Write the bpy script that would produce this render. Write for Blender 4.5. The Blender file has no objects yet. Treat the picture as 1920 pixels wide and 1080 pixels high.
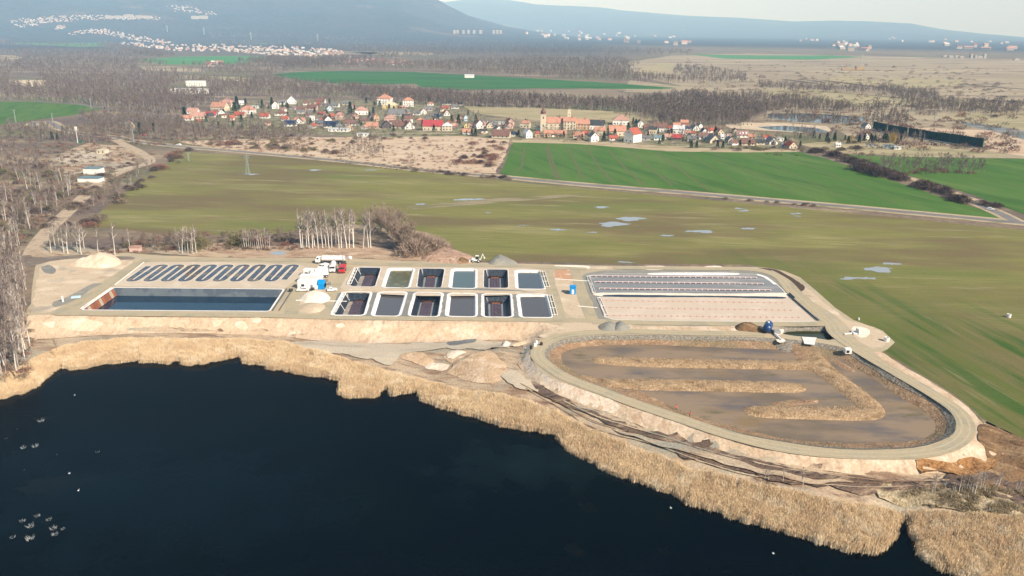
import bpy, math, random
import numpy as np
from mathutils import Matrix, Vector, noise
from mathutils.geometry import delaunay_2d_cdt
R=math.radians
SC=bpy.context.scene
# ---------------- camera ----------------
F=1493.0; H=100.0; PITCH=18.0; ROLL=0.6
cd=bpy.data.cameras.new('camera'); cam=bpy.data.objects.new('camera',cd); SC.collection.objects.link(cam); SC.camera=cam
cd.sensor_width=36.0; cd.lens=F*36/1920; cd.clip_start=1.0; cd.clip_end=90000
CM=Matrix.Rotation(R(90-PITCH),3,'X')@Matrix.Rotation(R(ROLL),3,'Z')
cam.matrix_world=Matrix.Translation((0,0,H))@CM.to_4x4()
# ---------------- sky, sun, exposure ----------------
SUN_EL=38.0; SX,SY=0.72,-0.69
W=bpy.data.worlds.new('World'); SC.world=W; W.use_nodes=True
nt=W.node_tree; bg=nt.nodes['Background']; sk=nt.nodes.new('ShaderNodeTexSky'); sk.sky_type='NISHITA'
sk.sun_disc=False; sk.sun_elevation=R(SUN_EL); sk.sun_rotation=math.atan2(SX,SY); sk.air_density=1.0; sk.dust_density=0.9; sk.ozone_density=1.4
nt.links.new(sk.outputs[0],bg.inputs[0]); bg.inputs[1].default_value=0.078
sl=bpy.data.lights.new('sun','SUN'); sl.energy=5.0; sl.angle=R(0.5); sl.color=(1.0,0.955,0.89)
so=bpy.data.objects.new('sun',sl); SC.collection.objects.link(so)
ce=math.cos(R(SUN_EL)); so.rotation_euler=Vector((SX*ce,SY*ce,math.sin(R(SUN_EL)))).to_track_quat('Z','Y').to_euler(); so.location=(0,0,400)
SC.view_settings.view_transform='Standard'; SC.view_settings.look='None'; SC.view_settings.gamma=1; SC.view_settings.exposure=0.58
SC.cycles.volume_bounces=1; SC.cycles.max_bounces=6; SC.cycles.transparent_max_bounces=8; SC.cycles.diffuse_bounces=2
# ---------------- helpers ----------------
CMn=np.array(CM)
def ray(px,py):
    return CMn@np.array([(px-960)/F,-(py-540)/F,-1.0])
def G(px,py,z=0.0):
    d=ray(px,py); t=(z-H)/d[2]; return (d[0]*t,d[1]*t)
def GP(pts,z=0.0): return [G(x,y,z) for x,y in pts]
def ztop(px,pyt,Y):
    d=ray(px,pyt); return H+d[2]*Y/d[1]
def sstep(t): t=np.clip(t,0,1); return t*t*(3-2*t)
def azx(x,y):   # image column as an azimuth measure
    return 960+F*np.asarray(x)/np.maximum(np.asarray(y),1)/math.cos(R(PITCH))
def fbm(x,y,s,o=4,seed=0):   # cheap value noise, numpy
    v=np.zeros_like(np.asarray(x,float)); a=1; n=0
    for k in range(o):
        X=np.asarray(x)/s*2**k+seed*17.3+k*31.7; Y=np.asarray(y)/s*2**k-seed*9.1+k*11.3
        xi=np.floor(X);yi=np.floor(Y);fx=X-xi;fy=Y-yi;fx=fx*fx*(3-2*fx);fy=fy*fy*(3-2*fy)
        h=lambda i,j:(np.sin(i*127.1+j*311.7+seed*74.7)*43758.5453)%1.0
        v+=a*((h(xi,yi)*(1-fx)+h(xi+1,yi)*fx)*(1-fy)+(h(xi,yi+1)*(1-fx)+h(xi+1,yi+1)*fx)*fy-.5); n+=a; a*=.5
    return v/n*2
RA=np.array([(-900,-30),(0,-60),(500,-55),(740,-30),(790,-10),(830,6),(860,16),(900,28),(950,39),(1010,48),(1080,56),(1200,62),(2600,80)],float)
RB=np.array([(-900,-20),(600,-20),(760,-8),(830,5),(870,1),(905,0),(950,3),(1000,9),(1060,12),(1130,17),(1200,22),(1280,28),(1380,32),(1480,38),(1560,37),(1640,40),(1700,43),(1760,51),(1830,57),(1920,63),(2100,76),(2600,95)],float)
HOR=lambda X:55+math.tan(R(ROLL))*(X-960)
def hfun(x,y):
    x=np.asarray(x,float);y=np.asarray(y,float)
    d=np.hypot(x,y); X=azx(x,y)
    el=lambda RR: np.maximum((HOR(X)-np.interp(X,RR[:,0],RR[:,1]))/F/math.cos(R(PITCH))/math.cos(R(PITCH))*1.0,0)
    nz=fbm(x,y,1300,5,3)
    a=el(RA)*.9; hA=a*12500*np.power(sstep((d-5300)/(12500-5300)),1.35)*(1+.34*nz*(d<13000))
    hA=np.where(d>12500,a*12500*(1-sstep((d-12500)/4500)),hA)
    b=el(RB)*.93; hB=b*25000*np.power(sstep((d-14000)/(25000-14000)),1.2)*(1+.14*fbm(x,y,2600,4,8)*(d<24500))
    hB=np.where(d>25000,b*25000*(1-sstep((d-25000)/8000)),hB)
    return np.maximum(hA,hB)
def T(px,py):     # a pixel onto the far terrain
    d=ray(px,py)
    if d[2]>-0.002 or True:
        t=np.concatenate([np.linspace(500,6000,800),np.linspace(6000,26000,1500)])
        X=d[0]*t;Y=d[1]*t;Z=H+d[2]*t; k=np.nonzero(Z<hfun(X,Y))[0]
        if len(k)==0: return None
        return (float(X[k[0]]),float(Y[k[0]]),float(hfun(X[k[0]],Y[k[0]])))
def pip(P,poly):
    P=np.asarray(P,float);x=P[:,0];y=P[:,1];ins=np.zeros(len(P),bool);n=len(poly);j=n-1
    for i in range(n):
        xi,yi=poly[i][0],poly[i][1];xj,yj=poly[j][0],poly[j][1]
        c=((yi>y)!=(yj>y))
        if yi!=yj: c&=(x<(xj-xi)*(y-yi)/(yj-yi)+xi); ins^=c
        j=i
    return ins
def pnear(P,line,zs):
    P=np.asarray(P,float);L=np.asarray([q[:2] for q in line],float);zs=np.asarray(zs,float);best=np.full(len(P),1e18);z=np.zeros(len(P))
    for k in range(len(L)-1):
        a=L[k];ab=L[k+1]-a;t=np.clip(((P-a)@ab)/max(ab@ab,1e-9),0,1);q=P-(a+t[:,None]*ab);d=(q*q).sum(1);m=d<best;best[m]=d[m];z[m]=(zs[k]+(zs[k+1]-zs[k])*t)[m]
    return np.sqrt(best),z
def pdist(P,line,closed=False):
    P=np.asarray(P,float); L=np.asarray([q[:2] for q in line],float)
    if closed: L=np.vstack([L,L[:1]])
    best=np.full(len(P),1e18)
    for a,b in zip(L[:-1],L[1:]):
        ab=b-a; t=np.clip(((P-a)@ab)/max(ab@ab,1e-9),0,1); q=P-(a+t[:,None]*ab)
        best=np.minimum(best,(q*q).sum(1))
    return np.sqrt(best)
def rag(poly,seg,amp,seed=0,closed=True,smooth=True):
    P=[np.array(p[:2],float) for p in poly]; out=[]; n=len(P)
    for i in range(n if closed else n-1):
        if smooth:
            p0,p1,p2,p3=(P[(i-1)%n] if closed or i>0 else P[0]),P[i],P[(i+1)%n],(P[(i+2)%n] if closed or i+2<n else P[-1])
        else: p0=p3=None;p1,p2=P[i],P[(i+1)%n]
        k=max(1,int(np.linalg.norm(p2-p1)/seg))
        k=min(k,80)
        for j in range(k):
            t=j/k
            if smooth: q=.5*((2*p1)+(-p0+p2)*t*.8+(2*p0-5*p1+4*p2-p3)*t*t*.8+(-p0+3*p1-3*p2+p3)*t**3*.8)+ (1-.8)*.5*((p2-p1)*2*t*0) ; q=catm(p0,p1,p2,p3,t)
            else: q=p1*(1-t)+p2*t
            out.append(q)
    if not closed: out.append(P[-1])
    if amp>0:
        rs=[]
        for i,q in enumerate(out):
            v=noise.noise_vector(Vector((q[0]/(seg*3)+seed*7.7,q[1]/(seg*3),seed)))+noise.noise_vector(Vector((q[0]/seg,q[1]/seg,seed+5)))*.5
            rs.append((q[0]+v.x*amp,q[1]+v.y*amp))
        if not closed: rs[0]=tuple(out[0]);rs[-1]=tuple(out[-1])
        return rs
    return [tuple(q) for q in out]
def catm(p0,p1,p2,p3,t):
    l=lambda a,b:max(np.linalg.norm(b-a),1e-6)**.5
    t0=0;t1=t0+l(p0,p1);t2=t1+l(p1,p2);t3=t2+l(p2,p3);u=t1+(t2-t1)*t
    A1=(t1-u)/(t1-t0)*p0+(u-t0)/(t1-t0)*p1;A2=(t2-u)/(t2-t1)*p1+(u-t1)/(t2-t1)*p2;A3=(t3-u)/(t3-t2)*p2+(u-t2)/(t3-t2)*p3
    B1=(t2-u)/(t2-t0)*A1+(u-t0)/(t2-t0)*A2;B2=(t3-u)/(t3-t1)*A2+(u-t1)/(t3-t1)*A3
    return (t2-u)/(t2-t1)*B1+(u-t1)/(t2-t1)*B2
# ---------------- materials ----------------
def newmat(name):
    m=bpy.data.materials.new(name); m.use_nodes=True; return m,m.node_tree,m.node_tree.nodes['Principled BSDF']
def M(name,base,layers=(),rough=.92,grain=.25,gs=1.2,bump=0,bs=.6,spec=.2,rnd=0,metal=0,tint=None):
    m,nt,p=newmat(name); N=nt.nodes.new; L=nt.links.new
    geo=N('ShaderNodeNewGeometry'); col=None; pos=geo.outputs['Position']
    def noise_fac(size,lo,hi,st=1,ang=0,det=7,dist=0):
        mp=N('ShaderNodeMapping'); mp.vector_type='POINT'; mp.inputs['Rotation'].default_value=(0,0,R(ang)); L(pos,mp.inputs[0])
        m2=N('ShaderNodeMapping'); m2.inputs['Scale'].default_value=(1/(size*st),1/size,1/size); L(mp.outputs[0],m2.inputs[0])
        t=N('ShaderNodeTexNoise'); t.inputs['Scale'].default_value=1; t.inputs['Detail'].default_value=det; t.inputs['Roughness'].default_value=.6; t.inputs['Distortion'].default_value=dist
        L(m2.outputs[0],t.inputs['Vector']); r=N('ShaderNodeMapRange'); r.inputs['From Min'].default_value=lo; r.inputs['From Max'].default_value=hi
        L(t.outputs[0],r.inputs[0]); return r.outputs[0]
    c=N('ShaderNodeRGB'); c.outputs[0].default_value=(*base,1); col=c.outputs[0]
    for ly in layers:
        cc,size,lo,hi,*r=ly; f=noise_fac(size,lo,hi,*r)
        mx=N('ShaderNodeMixRGB'); L(f,mx.inputs[0]); L(col,mx.inputs[1]); mx.inputs[2].default_value=(*cc,1); col=mx.outputs[0]
    if grain:
        f=noise_fac(gs,.3,.7,1,0,6); mr=N('ShaderNodeMapRange'); mr.inputs['To Min'].default_value=1-grain; mr.inputs['To Max'].default_value=1+grain; L(f,mr.inputs[0])
        mx=N('ShaderNodeVectorMath'); mx.operation='SCALE'; L(col,mx.inputs[0]); L(mr.outputs[0],mx.inputs['Scale']); col=mx.outputs[0]
    if rnd:
        oi=N('ShaderNodeObjectInfo'); mr=N('ShaderNodeMapRange'); mr.inputs['To Min'].default_value=1-rnd; mr.inputs['To Max'].default_value=1+rnd; L(oi.outputs['Random'],mr.inputs[0])
        mx=N('ShaderNodeVectorMath'); mx.operation='SCALE'; L(col,mx.inputs[0]); L(mr.outputs[0],mx.inputs['Scale']); col=mx.outputs[0]
    L(col,p.inputs['Base Color']); p.inputs['Roughness'].default_value=rough; p.inputs['Specular IOR Level'].default_value=spec; p.inputs['Metallic'].default_value=metal
    if tint:p.inputs['Specular Tint'].default_value=(*tint,1)
    if bump:
        t=N('ShaderNodeTexNoise'); t.inputs['Scale'].default_value=1/bs; t.inputs['Detail'].default_value=6; L(pos,t.inputs['Vector'])
        b=N('ShaderNodeBump'); b.inputs['Distance'].default_value=bump; L(t.outputs[0],b.inputs['Height']); L(b.outputs[0],p.inputs['Normal'])
    return m
def water(name,c,rough=.06,ws=.8,wb=.03,layers=(),spec=.5,ior=1.33,tint=None):
    m=M(name,c,layers,rough=rough,grain=0,spec=spec,tint=tint); nt=m.node_tree;p=nt.nodes['Principled BSDF']; p.inputs['IOR'].default_value=ior
    if wb:
        g=nt.nodes.new('ShaderNodeNewGeometry'); t=nt.nodes.new('ShaderNodeTexNoise'); t.inputs['Scale'].default_value=ws; t.inputs['Detail'].default_value=4
        b=nt.nodes.new('ShaderNodeBump'); b.inputs['Distance'].default_value=wb; nt.links.new(g.outputs['Position'],t.inputs['Vector']); nt.links.new(t.outputs[0],b.inputs['Height']); nt.links.new(b.outputs[0],p.inputs['Normal'])
    return m
def flat(name,c,rough=.6,spec=.4,metal=0,grain=.06,rnd=0): return M(name,c,(),rough=rough,grain=grain,gs=.8,spec=spec,metal=metal,rnd=rnd)
# ---------------- mesh + object helpers ----------------
COL=SC.collection
def tag(o,label=None,cat=None,group=None,kind=None):
    if label:o['label']=label
    if cat:o['category']=cat
    if group:o['group']=group
    if kind:o['kind']=kind
    return o
def mesh(name,V,Fs,mats,mi=None,smooth=False):
    me=bpy.data.meshes.new(name); me.from_pydata([tuple(map(float,v)) for v in V],[],[tuple(f) for f in Fs])
    for m in (mats if isinstance(mats,(list,tuple)) else [mats]): me.materials.append(m)
    if mi is not None: me.polygons.foreach_set('material_index',np.asarray(mi,np.int32))
    if smooth: me.polygons.foreach_set('use_smooth',np.ones(len(me.polygons),bool))
    me.update(); return me
def meshnp(name,V,T,mats,mi=None,smooth=False):
    V=np.asarray(V,np.float32);T=np.asarray(T,np.int32);me=bpy.data.meshes.new(name)
    me.vertices.add(len(V)); me.vertices.foreach_set('co',V.ravel()); me.loops.add(T.size); me.loops.foreach_set('vertex_index',T.ravel())
    k=T.shape[1]; me.polygons.add(len(T)); me.polygons.foreach_set('loop_start',np.arange(len(T),dtype=np.int32)*k)
    for m in (mats if isinstance(mats,(list,tuple)) else [mats]): me.materials.append(m)
    if mi is not None: me.polygons.foreach_set('material_index',np.asarray(mi,np.int32))
    if smooth: me.polygons.foreach_set('use_smooth',np.ones(len(T),bool))
    me.update(calc_edges=True); me.validate(); return me
def ob(name,me,parent=None,loc=None,rz=0,kind=None):
    o=bpy.data.objects.new(name,me); COL.objects.link(o)
    if parent is not None:o.parent=parent
    if loc is not None:o.location=loc
    if rz:o.rotation_euler=(0,0,rz)
    if kind:o['kind']=kind
    return o
def empty(name,loc,label,cat,group=None,rz=0):
    o=bpy.data.objects.new(name,None); COL.objects.link(o); o.location=loc; o.rotation_euler=(0,0,rz); o.empty_display_size=.5
    return tag(o,label,cat,group)
def copytree(o,label=None,loc=None,rz=None,scale=None,parent=None):
    c=o.copy(); COL.objects.link(c)
    if parent is not None:c.parent=parent
    if label:c['label']=label
    if loc is not None:c.location=loc
    if rz is not None:c.rotation_euler=(0,0,rz)
    if scale is not None:c.scale=scale
    for ch in o.children: copytree(ch,parent=c)
    return c
def tri(poly,holes=(),grid=0,bands=()):
    pts=[];ed=[]
    for lp in [poly]+list(holes):
        s=len(pts);pts+=[Vector((float(p[0]),float(p[1]))) for p in lp];ed+=[(s+i,s+(i+1)%len(lp)) for i in range(len(lp))]
    if grid:
        A=np.array(poly);mn=A.min(0);mx=A.max(0);gx=np.arange(mn[0],mx[0],grid);gy=np.arange(mn[1],mx[1],grid)
        X,Y=np.meshgrid(gx,gy);X=X+(np.arange(len(gy))%2*grid/2)[:,None];P=np.stack([X.ravel(),Y.ravel()],1)
        P=P[pip(P,poly)];P=P[pdist(P,poly,True)>grid*.35]
        for h in holes:
            P=P[~pip(P,h)]
            if len(P):P=P[pdist(P,h,True)>grid*.35]
        pts+=[Vector(p) for p in P.tolist()]
    v,e,f,_,_,_=delaunay_2d_cdt(pts,ed,[],0,1e-4)
    V=np.array([(q[0],q[1]) for q in v]);T=np.array([list(t) for t in f],int)
    c=V[T].mean(1);k=pip(c,poly)
    for h in holes:k&=~pip(c,h)
    T=T[k]; a=V[T]; cr=(a[:,1,0]-a[:,0,0])*(a[:,2,1]-a[:,0,1])-(a[:,1,1]-a[:,0,1])*(a[:,2,0]-a[:,0,0]); T[cr<0]=T[cr<0][:,::-1]
    return V,T
def sheet(name,poly,z,mat,holes=(),grid=0,kind='structure',label=None,cat=None,group=None,parent=None,smooth=False):
    V,Tr=tri(poly,holes,grid); Z=z(V[:,0],V[:,1]) if callable(z) else np.full(len(V),z)
    o=ob(name,meshnp(name,np.column_stack([V,Z]),Tr,mat,smooth=smooth or callable(z)),parent)
    return tag(o,label,cat,group,kind)
def mound(name,poly,z0,h,w,mat,grid=1.0,rough=.15,seed=1,flatv=None,**k):
    def zf(x,y):
        d=pdist(np.column_stack([x,y]),poly,True); b=z0(x,y) if callable(z0) else z0
        s=np.clip(d/w,0,1); s=s*(2-s)
        return b+h*s*(1+rough*2*fbm(x,y,w*1.3,3,seed))+rough*h*fbm(x,y,grid*2,2,seed+3)*np.clip(d/grid,0,1)
    return sheet(name,poly,zf,mat,grid=grid,**k)
def ribbon(name,line,w,z,mat,seg=3,kind='structure',**k):
    L=[np.array(p) for p in rag(line,seg,0,closed=False)];V=[];n=len(L)
    for i,p in enumerate(L):
        t=L[min(i+1,n-1)]-L[max(i-1,0)];t=t/max(np.linalg.norm(t),1e-6);nn=np.array([-t[1],t[0]])
        for s in (-1,1):
            q=p+nn*s*w/2; zz=float(z(np.array([q[0]]),np.array([q[1]]))[0]) if callable(z) else z
            V.append((q[0],q[1],zz))
    Fs=[(2*i,2*i+2,2*i+3,2*i+1) for i in range(n-1)]
    o=ob(name,mesh(name,V,[f[::-1] for f in Fs] if False else Fs,mat),k.get('parent')); 
    return tag(o,k.get('label'),k.get('cat'),k.get('group'),kind)
class B:
    """collects shapes into one mesh"""
    def __init__(s):s.v=[];s.f=[];s.m=[]
    def add(s,v,f,mi=0):
        o=len(s.v);s.v+=[tuple(q) for q in v];s.f+=[tuple(i+o for i in q) for q in f];s.m+=[mi]*len(f);return s
    def box(s,c,d,rz=0,mi=0,tx=1,ty=1,sx=0):
        x,y,z=d[0]/2,d[1]/2,d[2]/2;cs,sn=math.cos(rz),math.sin(rz);v=[]
        for k,(u,w) in ((-1,(1,1)),(1,(tx,ty))):
            for a,b in ((-1,-1),(1,-1),(1,1),(-1,1)):
                X,Y=a*x*u+(sx if k>0 else 0),b*y*w;v.append((c[0]+X*cs-Y*sn,c[1]+X*sn+Y*cs,c[2]+k*z))
        return s.add(v,[(3,2,1,0),(4,5,6,7),(0,1,5,4),(1,2,6,5),(2,3,7,6),(3,0,4,7)],mi)
    def tube(s,p,q,r0,r1=None,n=8,mi=0,caps=True):
        r1=r0 if r1 is None else r1;p=Vector(p);q=Vector(q);d=(q-p);L=d.length or 1;d=d/L
        u=d.orthogonal().normalized();w=d.cross(u);v=[]
        for c,r in ((p,r0),(q,r1)):
            for i in range(n):
                a=2*math.pi*i/n;v.append(c+u*math.cos(a)*r+w*math.sin(a)*r)
        f=[(i,(i+1)%n,n+(i+1)%n,n+i) for i in range(n)]
        if caps:f+=[tuple(range(n-1,-1,-1)),tuple(range(n,2*n))]
        return s.add(v,f,mi)
    def prism(s,prof,y0,y1,mi=0):     # profile in x,z extruded along y
        n=len(prof);v=[(x,y0,z) for x,z in prof]+[(x,y1,z) for x,z in prof]
        return s.add(v,[tuple(range(n)),tuple(range(2*n-1,n-1,-1))]+[(i,n+i,n+(i+1)%n,(i+1)%n) for i in range(n)],mi)
    def sph(s,c,r,n=10,m=6,mi=0,zs=1,lo=-1):
        v=[];
        for j in range(m+1):
            t=math.pi*j/m
            for i in range(n):
                a=2*math.pi*i/n;v.append((c[0]+r*math.sin(t)*math.cos(a),c[1]+r*math.sin(t)*math.sin(a),c[2]+r*zs*max(math.cos(t),lo)))
        return s.add(v,[(j*n+i,(j+1)*n+i,(j+1)*n+(i+1)%n,j*n+(i+1)%n) for j in range(m) for i in range(n)],mi)
    def me(s,name,mats): return mesh(name,s.v,s.f,mats,s.m)
    def ob(s,name,mats,parent=None,**k): return ob(name,s.me(name,mats),parent,**k)
# ================= the setting =================
rng=np.random.default_rng(7); rnd=random.Random(5)
ZL=-5.0
# outlines traced on the picture plane and laid on the ground
EDGE_L=[(-320,622),(-60,600),(40,592),(107,588.5),(167,589),(320,592),(520,594),(640,598),(842,600),(1010,603),(1053,611)]
LOOP_OUT=[(1030,628),(1003,648),(995,664),(1002,682),(1016,698),(1043,712),(1093,730),(1187,762),(1267,790),(1353,819),(1463,847),(1547,857),(1613,861),(1713,862),(1763,855),(1813,832),(1828,806)]
EDGE_R=[(1846,793),(1880,806),(1920,828),(2050,880),(2400,1010)]
EDGE=GP(EDGE_L+LOOP_OUT+EDGE_R)
SITE_TOP=[(2400,1010)][:0]+[(1828,806),(1812,772),(1747,731),(1683,692),(1645,664),(1664,655),(1678,642),(1655,620),(1600,600),(1566,577),(1530,545),(1500,520),(1470,508),(1430,501),(1230,499),(1110,498),(1040,496),(960,494),(860,491),(760,489),(700,486),(640,483),(560,484),(420,483),(300,479),(240,474),(200,468),(120,474),(78,484),(66,500),(60,540),(58,570),(40,592)]
LOOP_IN=[(1018,660),(1027,650),(1053,637),(1087,632),(1167,628),(1300,630),(1457,635),(1533,643),(1580,652),(1597,657),(1647,687),(1697,717),(1747,743),(1780,767),(1793,790),(1790,810),(1763,827),(1713,840),(1647,843),(1580,842),(1513,835),(1430,822),(1363,807),(1280,782),(1260,775),(1185,750),(1135,729),(1072,706),(1035,687),(1020,672)]
TOE_PX=[(-320,662,-4),(-60,650,-4),(40,640,-4),(110,634,-4),(190,629,-4),(300,624,-4),(400,626,-4),(533,631,-4),(640,643,-4),(771,643,-4),(898,639,-3.8),(975,640,-3.3),(980,655,-2.6),(972,684,-2.2),(992,704,-2),(1035,734,-2),(1085,757,-2),(1135,774,-2),(1210,802,-2),(1310,834,-2),(1400,855,-2),(1483,874,-2),(1567,886,-2),(1636,893,-2),(1722,888,-2),(1790,888,-2),(1850,872,-2.4),(1920,900,-2.8),(2100,970,-3),(2400,1090,-3)]
TOE=[G(x,y,z) for x,y,z in TOE_PX];TOEZ=[q[2] for q in TOE_PX]
SHORE_PX=[(-500,950),(-120,800),(0,750),(23,743),(50,736),(83,715),(113,688),(133,693),(157,692),(207,682),(247,679),(313,683),(360,685),(400,680),(447,668),(457,682),(493,685),(500,692),(547,697),(587,707),(640,713),(636,738),(650,748),(700,746),(785,735),(790,751),(850,773),(940,798),(1045,818),(1055,836),(1100,865),(1150,890),(1210,911),(1300,949),(1400,980),(1500,1008),(1590,1035),(1625,1040),(1662,1033),(1680,1005),(1697,975),(1706,1010),(1722,1045),(1790,1082),(1850,1120),(1980,1200),(2300,1350)]
SHORE=GP(SHORE_PX,ZL)
def zbank(x,y):
    P=np.column_stack([x,y]); a=pdist(P,EDGE)+.05;b,tz=pnear(P,TOE,TOEZ);b=b+.05;c=pdist(P,SHORE)+.05
    wa,wb,wc=a**-2,b**-2,c**-2
    return (0*wa+tz*wb+(ZL-.05)*wc)/(wa+wb+wc)
def Gb(px,py):
    z=-3.0
    for k in range(7):
        x,y=G(px,py,z);z=.5*z+.5*float(zbank(np.array([x]),np.array([y]))[0])
    return G(px,py,z)
def GBP(pts):return [Gb(x,y) for x,y in pts]
def zbank_n(amp,off=0,sd=2):
    return lambda x,y: zbank(x,y)+off+amp*fbm(x,y,5,3,sd)*np.clip(pdist(np.column_stack([x,y]),EDGE)/3,0,1)
# ---- materials of the ground
m_ground=M('dry_scrub_ground',(.20,.15,.105),[((.135,.10,.085),90,.45,.6,3,0),((.33,.26,.17),60,.52,.66,4,5),((.10,.085,.075),25,.52,.68,2),((.14,.14,.07),140,.5,.62,3,0)],grain=.3,gs=4)
# far hills blend to woodland
def hillmat():
    m=M('wooded_hill_slopes',(.20,.15,.105),[((.135,.10,.085),90,.45,.6,3,0),((.33,.26,.17),60,.52,.66,4,5),((.10,.085,.075),25,.52,.68,2),((.14,.14,.07),140,.5,.62,3,0)],grain=.3,gs=4)
    nt=m.node_tree;p=nt.nodes['Principled BSDF'];N=nt.nodes.new;L=nt.links.new
    src=p.inputs['Base Color'].links[0].from_socket; g=N('ShaderNodeNewGeometry')
    def nz(sc,lo,hi,st=1):
        mp=N('ShaderNodeMapping');mp.inputs['Scale'].default_value=(sc/st,sc,sc);L(g.outputs['Position'],mp.inputs[0]);t=N('ShaderNodeTexNoise');t.inputs['Scale'].default_value=1;t.inputs['Detail'].default_value=9;t.inputs['Roughness'].default_value=.7;L(mp.outputs[0],t.inputs[0])
        r=N('ShaderNodeMapRange');r.inputs['From Min'].default_value=lo;r.inputs['From Max'].default_value=hi;L(t.outputs[0],r.inputs[0]);return r.outputs[0]
    def mix(f,a,b):
        x=N('ShaderNodeMixRGB');L(f,x.inputs[0])
        for s,i in ((a,1),(b,2)):
            if isinstance(s,tuple):x.inputs[i].default_value=(*s,1)
            else:L(s,x.inputs[i])
        return x.outputs[0]
    w=mix(nz(.0016,.45,.58),(.06,.052,.055),(.035,.048,.045)); w=mix(nz(.02,.35,.7),w,(.09,.075,.075)); w=mix(nz(.0009,.58,.64),w,(.16,.125,.10))
    w=mix(nz(.03,.5,.62),w,(.04,.036,.04))
    ln=N('ShaderNodeVectorMath');ln.operation='LENGTH';L(g.outputs['Position'],ln.inputs[0])
    r=N('ShaderNodeMapRange');r.inputs['From Min'].default_value=2600;r.inputs['From Max'].default_value=4300;L(ln.outputs['Value'],r.inputs[0])
    # the open mine country on the right keeps its steppe colour longer
    sx=N('ShaderNodeSeparateXYZ');L(g.outputs['Position'],sx.inputs[0]);dv=N('ShaderNodeMath');dv.operation='DIVIDE';L(sx.outputs[0],dv.inputs[0]);L(sx.outputs[1],dv.inputs[1])
    r2=N('ShaderNodeMapRange');r2.inputs['From Min'].default_value=.08;r2.inputs['From Max'].default_value=.2;r2.inputs['To Min'].default_value=1;r2.inputs['To Max'].default_value=0;L(dv.outputs[0],r2.inputs[0])
    r3=N('ShaderNodeMapRange');r3.inputs['From Min'].default_value=5200;r3.inputs['From Max'].default_value=6500;L(ln.outputs['Value'],r3.inputs[0])
    mx=N('ShaderNodeMath');mx.operation='MAXIMUM';L(r2.outputs[0],mx.inputs[0]);L(r3.outputs[0],mx.inputs[1])
    ml=N('ShaderNodeMath');ml.operation='MULTIPLY';L(mx.outputs[0],ml.inputs[0]);L(r.outputs[0],ml.inputs[1])
    L(mix(ml.outputs[0],src,w),p.inputs['Base Color'])
    t=N('ShaderNodeTexNoise');t.inputs['Scale'].default_value=.006;t.inputs['Detail'].default_value=9;t.inputs['Roughness'].default_value=.65;L(g.outputs['Position'],t.inputs[0]);bp=N('ShaderNodeBump');bp.inputs['Distance'].default_value=55;L(t.outputs[0],bp.inputs['Height']);L(r3.outputs[0],bp.inputs['Strength']);L(bp.outputs[0],p.inputs['Normal']); return m
m_ground=hillmat()
# ---- ground sheet, reaches the horizon
SINK=EDGE+GP([(3200,1500)])+[(400,-60),(-500,-60),(-500,60)]
SITE=GP(SITE_TOP)
NA,ND=620,560
az=np.radians(np.linspace(-56,56,NA)); dd=np.exp(np.linspace(math.log(55),math.log(36000),ND))
A,D=np.meshgrid(az,dd); gx=(np.sin(A)*D).ravel();gy=(np.cos(A)*D).ravel()
gz=hfun(gx,gy); near=D.ravel()<900
P=np.column_stack([gx[near],gy[near]])
siteloop=EDGE[2:-5]+SITE   # platform front edge, then the site's back edge
low=pip(P,EDGE+[(2000,60),(2000,-200),(-2000,-200),(-2000,100)])
ins=pip(P,EDGE[2:28]+SITE)&(pdist(P,SITE)>3.0)
zn=gz[near]; zn[low|ins]=-14; gz[near]=zn
q=np.arange(NA*ND).reshape(ND,NA); Fq=np.stack([q[:-1,:-1],q[:-1,1:],q[1:,1:],q[1:,:-1]],-1).reshape(-1,4)[:,::-1]
go=ob('ground',meshnp('ground',np.column_stack([gx,gy,gz]),Fq[:,::-1],m_ground,smooth=True),kind='structure')
# ---- lake
m_lake=water('lake_water',(.0002,.0014,.0025),rough=.05,ws=.9,wb=.05,layers=[((.0004,.0022,.0016),30,.45,.65),((.004,.005,.003),14,.64,.76)],ior=1.11,spec=.28,tint=(.25,.60,1.0))
def lake_nodes():
    nt=m_lake.node_tree;N=nt.nodes.new;L=nt.links.new;p=nt.nodes['Principled BSDF'];src=p.inputs['Base Color'].links[0].from_socket;g=N('ShaderNodeNewGeometry')
    for (px,py,r,c,st) in ((126,910,5.5,(.020,.017,.006),2.6),(1010,870,16,(.004,.010,.010),2),(250,900,40,(.0015,.006,.010),2)):
        cx,cy=G(px,py,ZL);s=N('ShaderNodeVectorMath');s.operation='SUBTRACT';s.inputs[1].default_value=(cx,cy,ZL);L(g.outputs[0],s.inputs[0])
        t=N('ShaderNodeTexNoise');t.inputs['Scale'].default_value=2.5/r;t.inputs['Detail'].default_value=6;L(g.outputs[0],t.inputs[0])
        q=N('ShaderNodeMapping');q.inputs['Rotation'].default_value=(0,0,-.5);q.inputs['Scale'].default_value=(1/st,1,1);L(s.outputs[0],q.inputs[0])
        l=N('ShaderNodeVectorMath');l.operation='LENGTH';L(q.outputs[0],l.inputs[0]);a=N('ShaderNodeMath');a.operation='MULTIPLY_ADD';L(t.outputs[0],a.inputs[0]);a.inputs[1].default_value=r*1.6;L(l.outputs['Value'],a.inputs[2])
        m=N('ShaderNodeMapRange');m.inputs['From Min'].default_value=r*.75;m.inputs['From Max'].default_value=r*1.7;m.inputs['To Min'].default_value=1;m.inputs['To Max'].default_value=0;L(a.outputs[0],m.inputs[0])
        x=N('ShaderNodeMixRGB');L(m.outputs[0],x.inputs[0]);L(src,x.inputs[1]);x.inputs[2].default_value=(*c,1);src=x.outputs[0]
    L(src,p.inputs['Base Color'])
lake_nodes()
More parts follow.
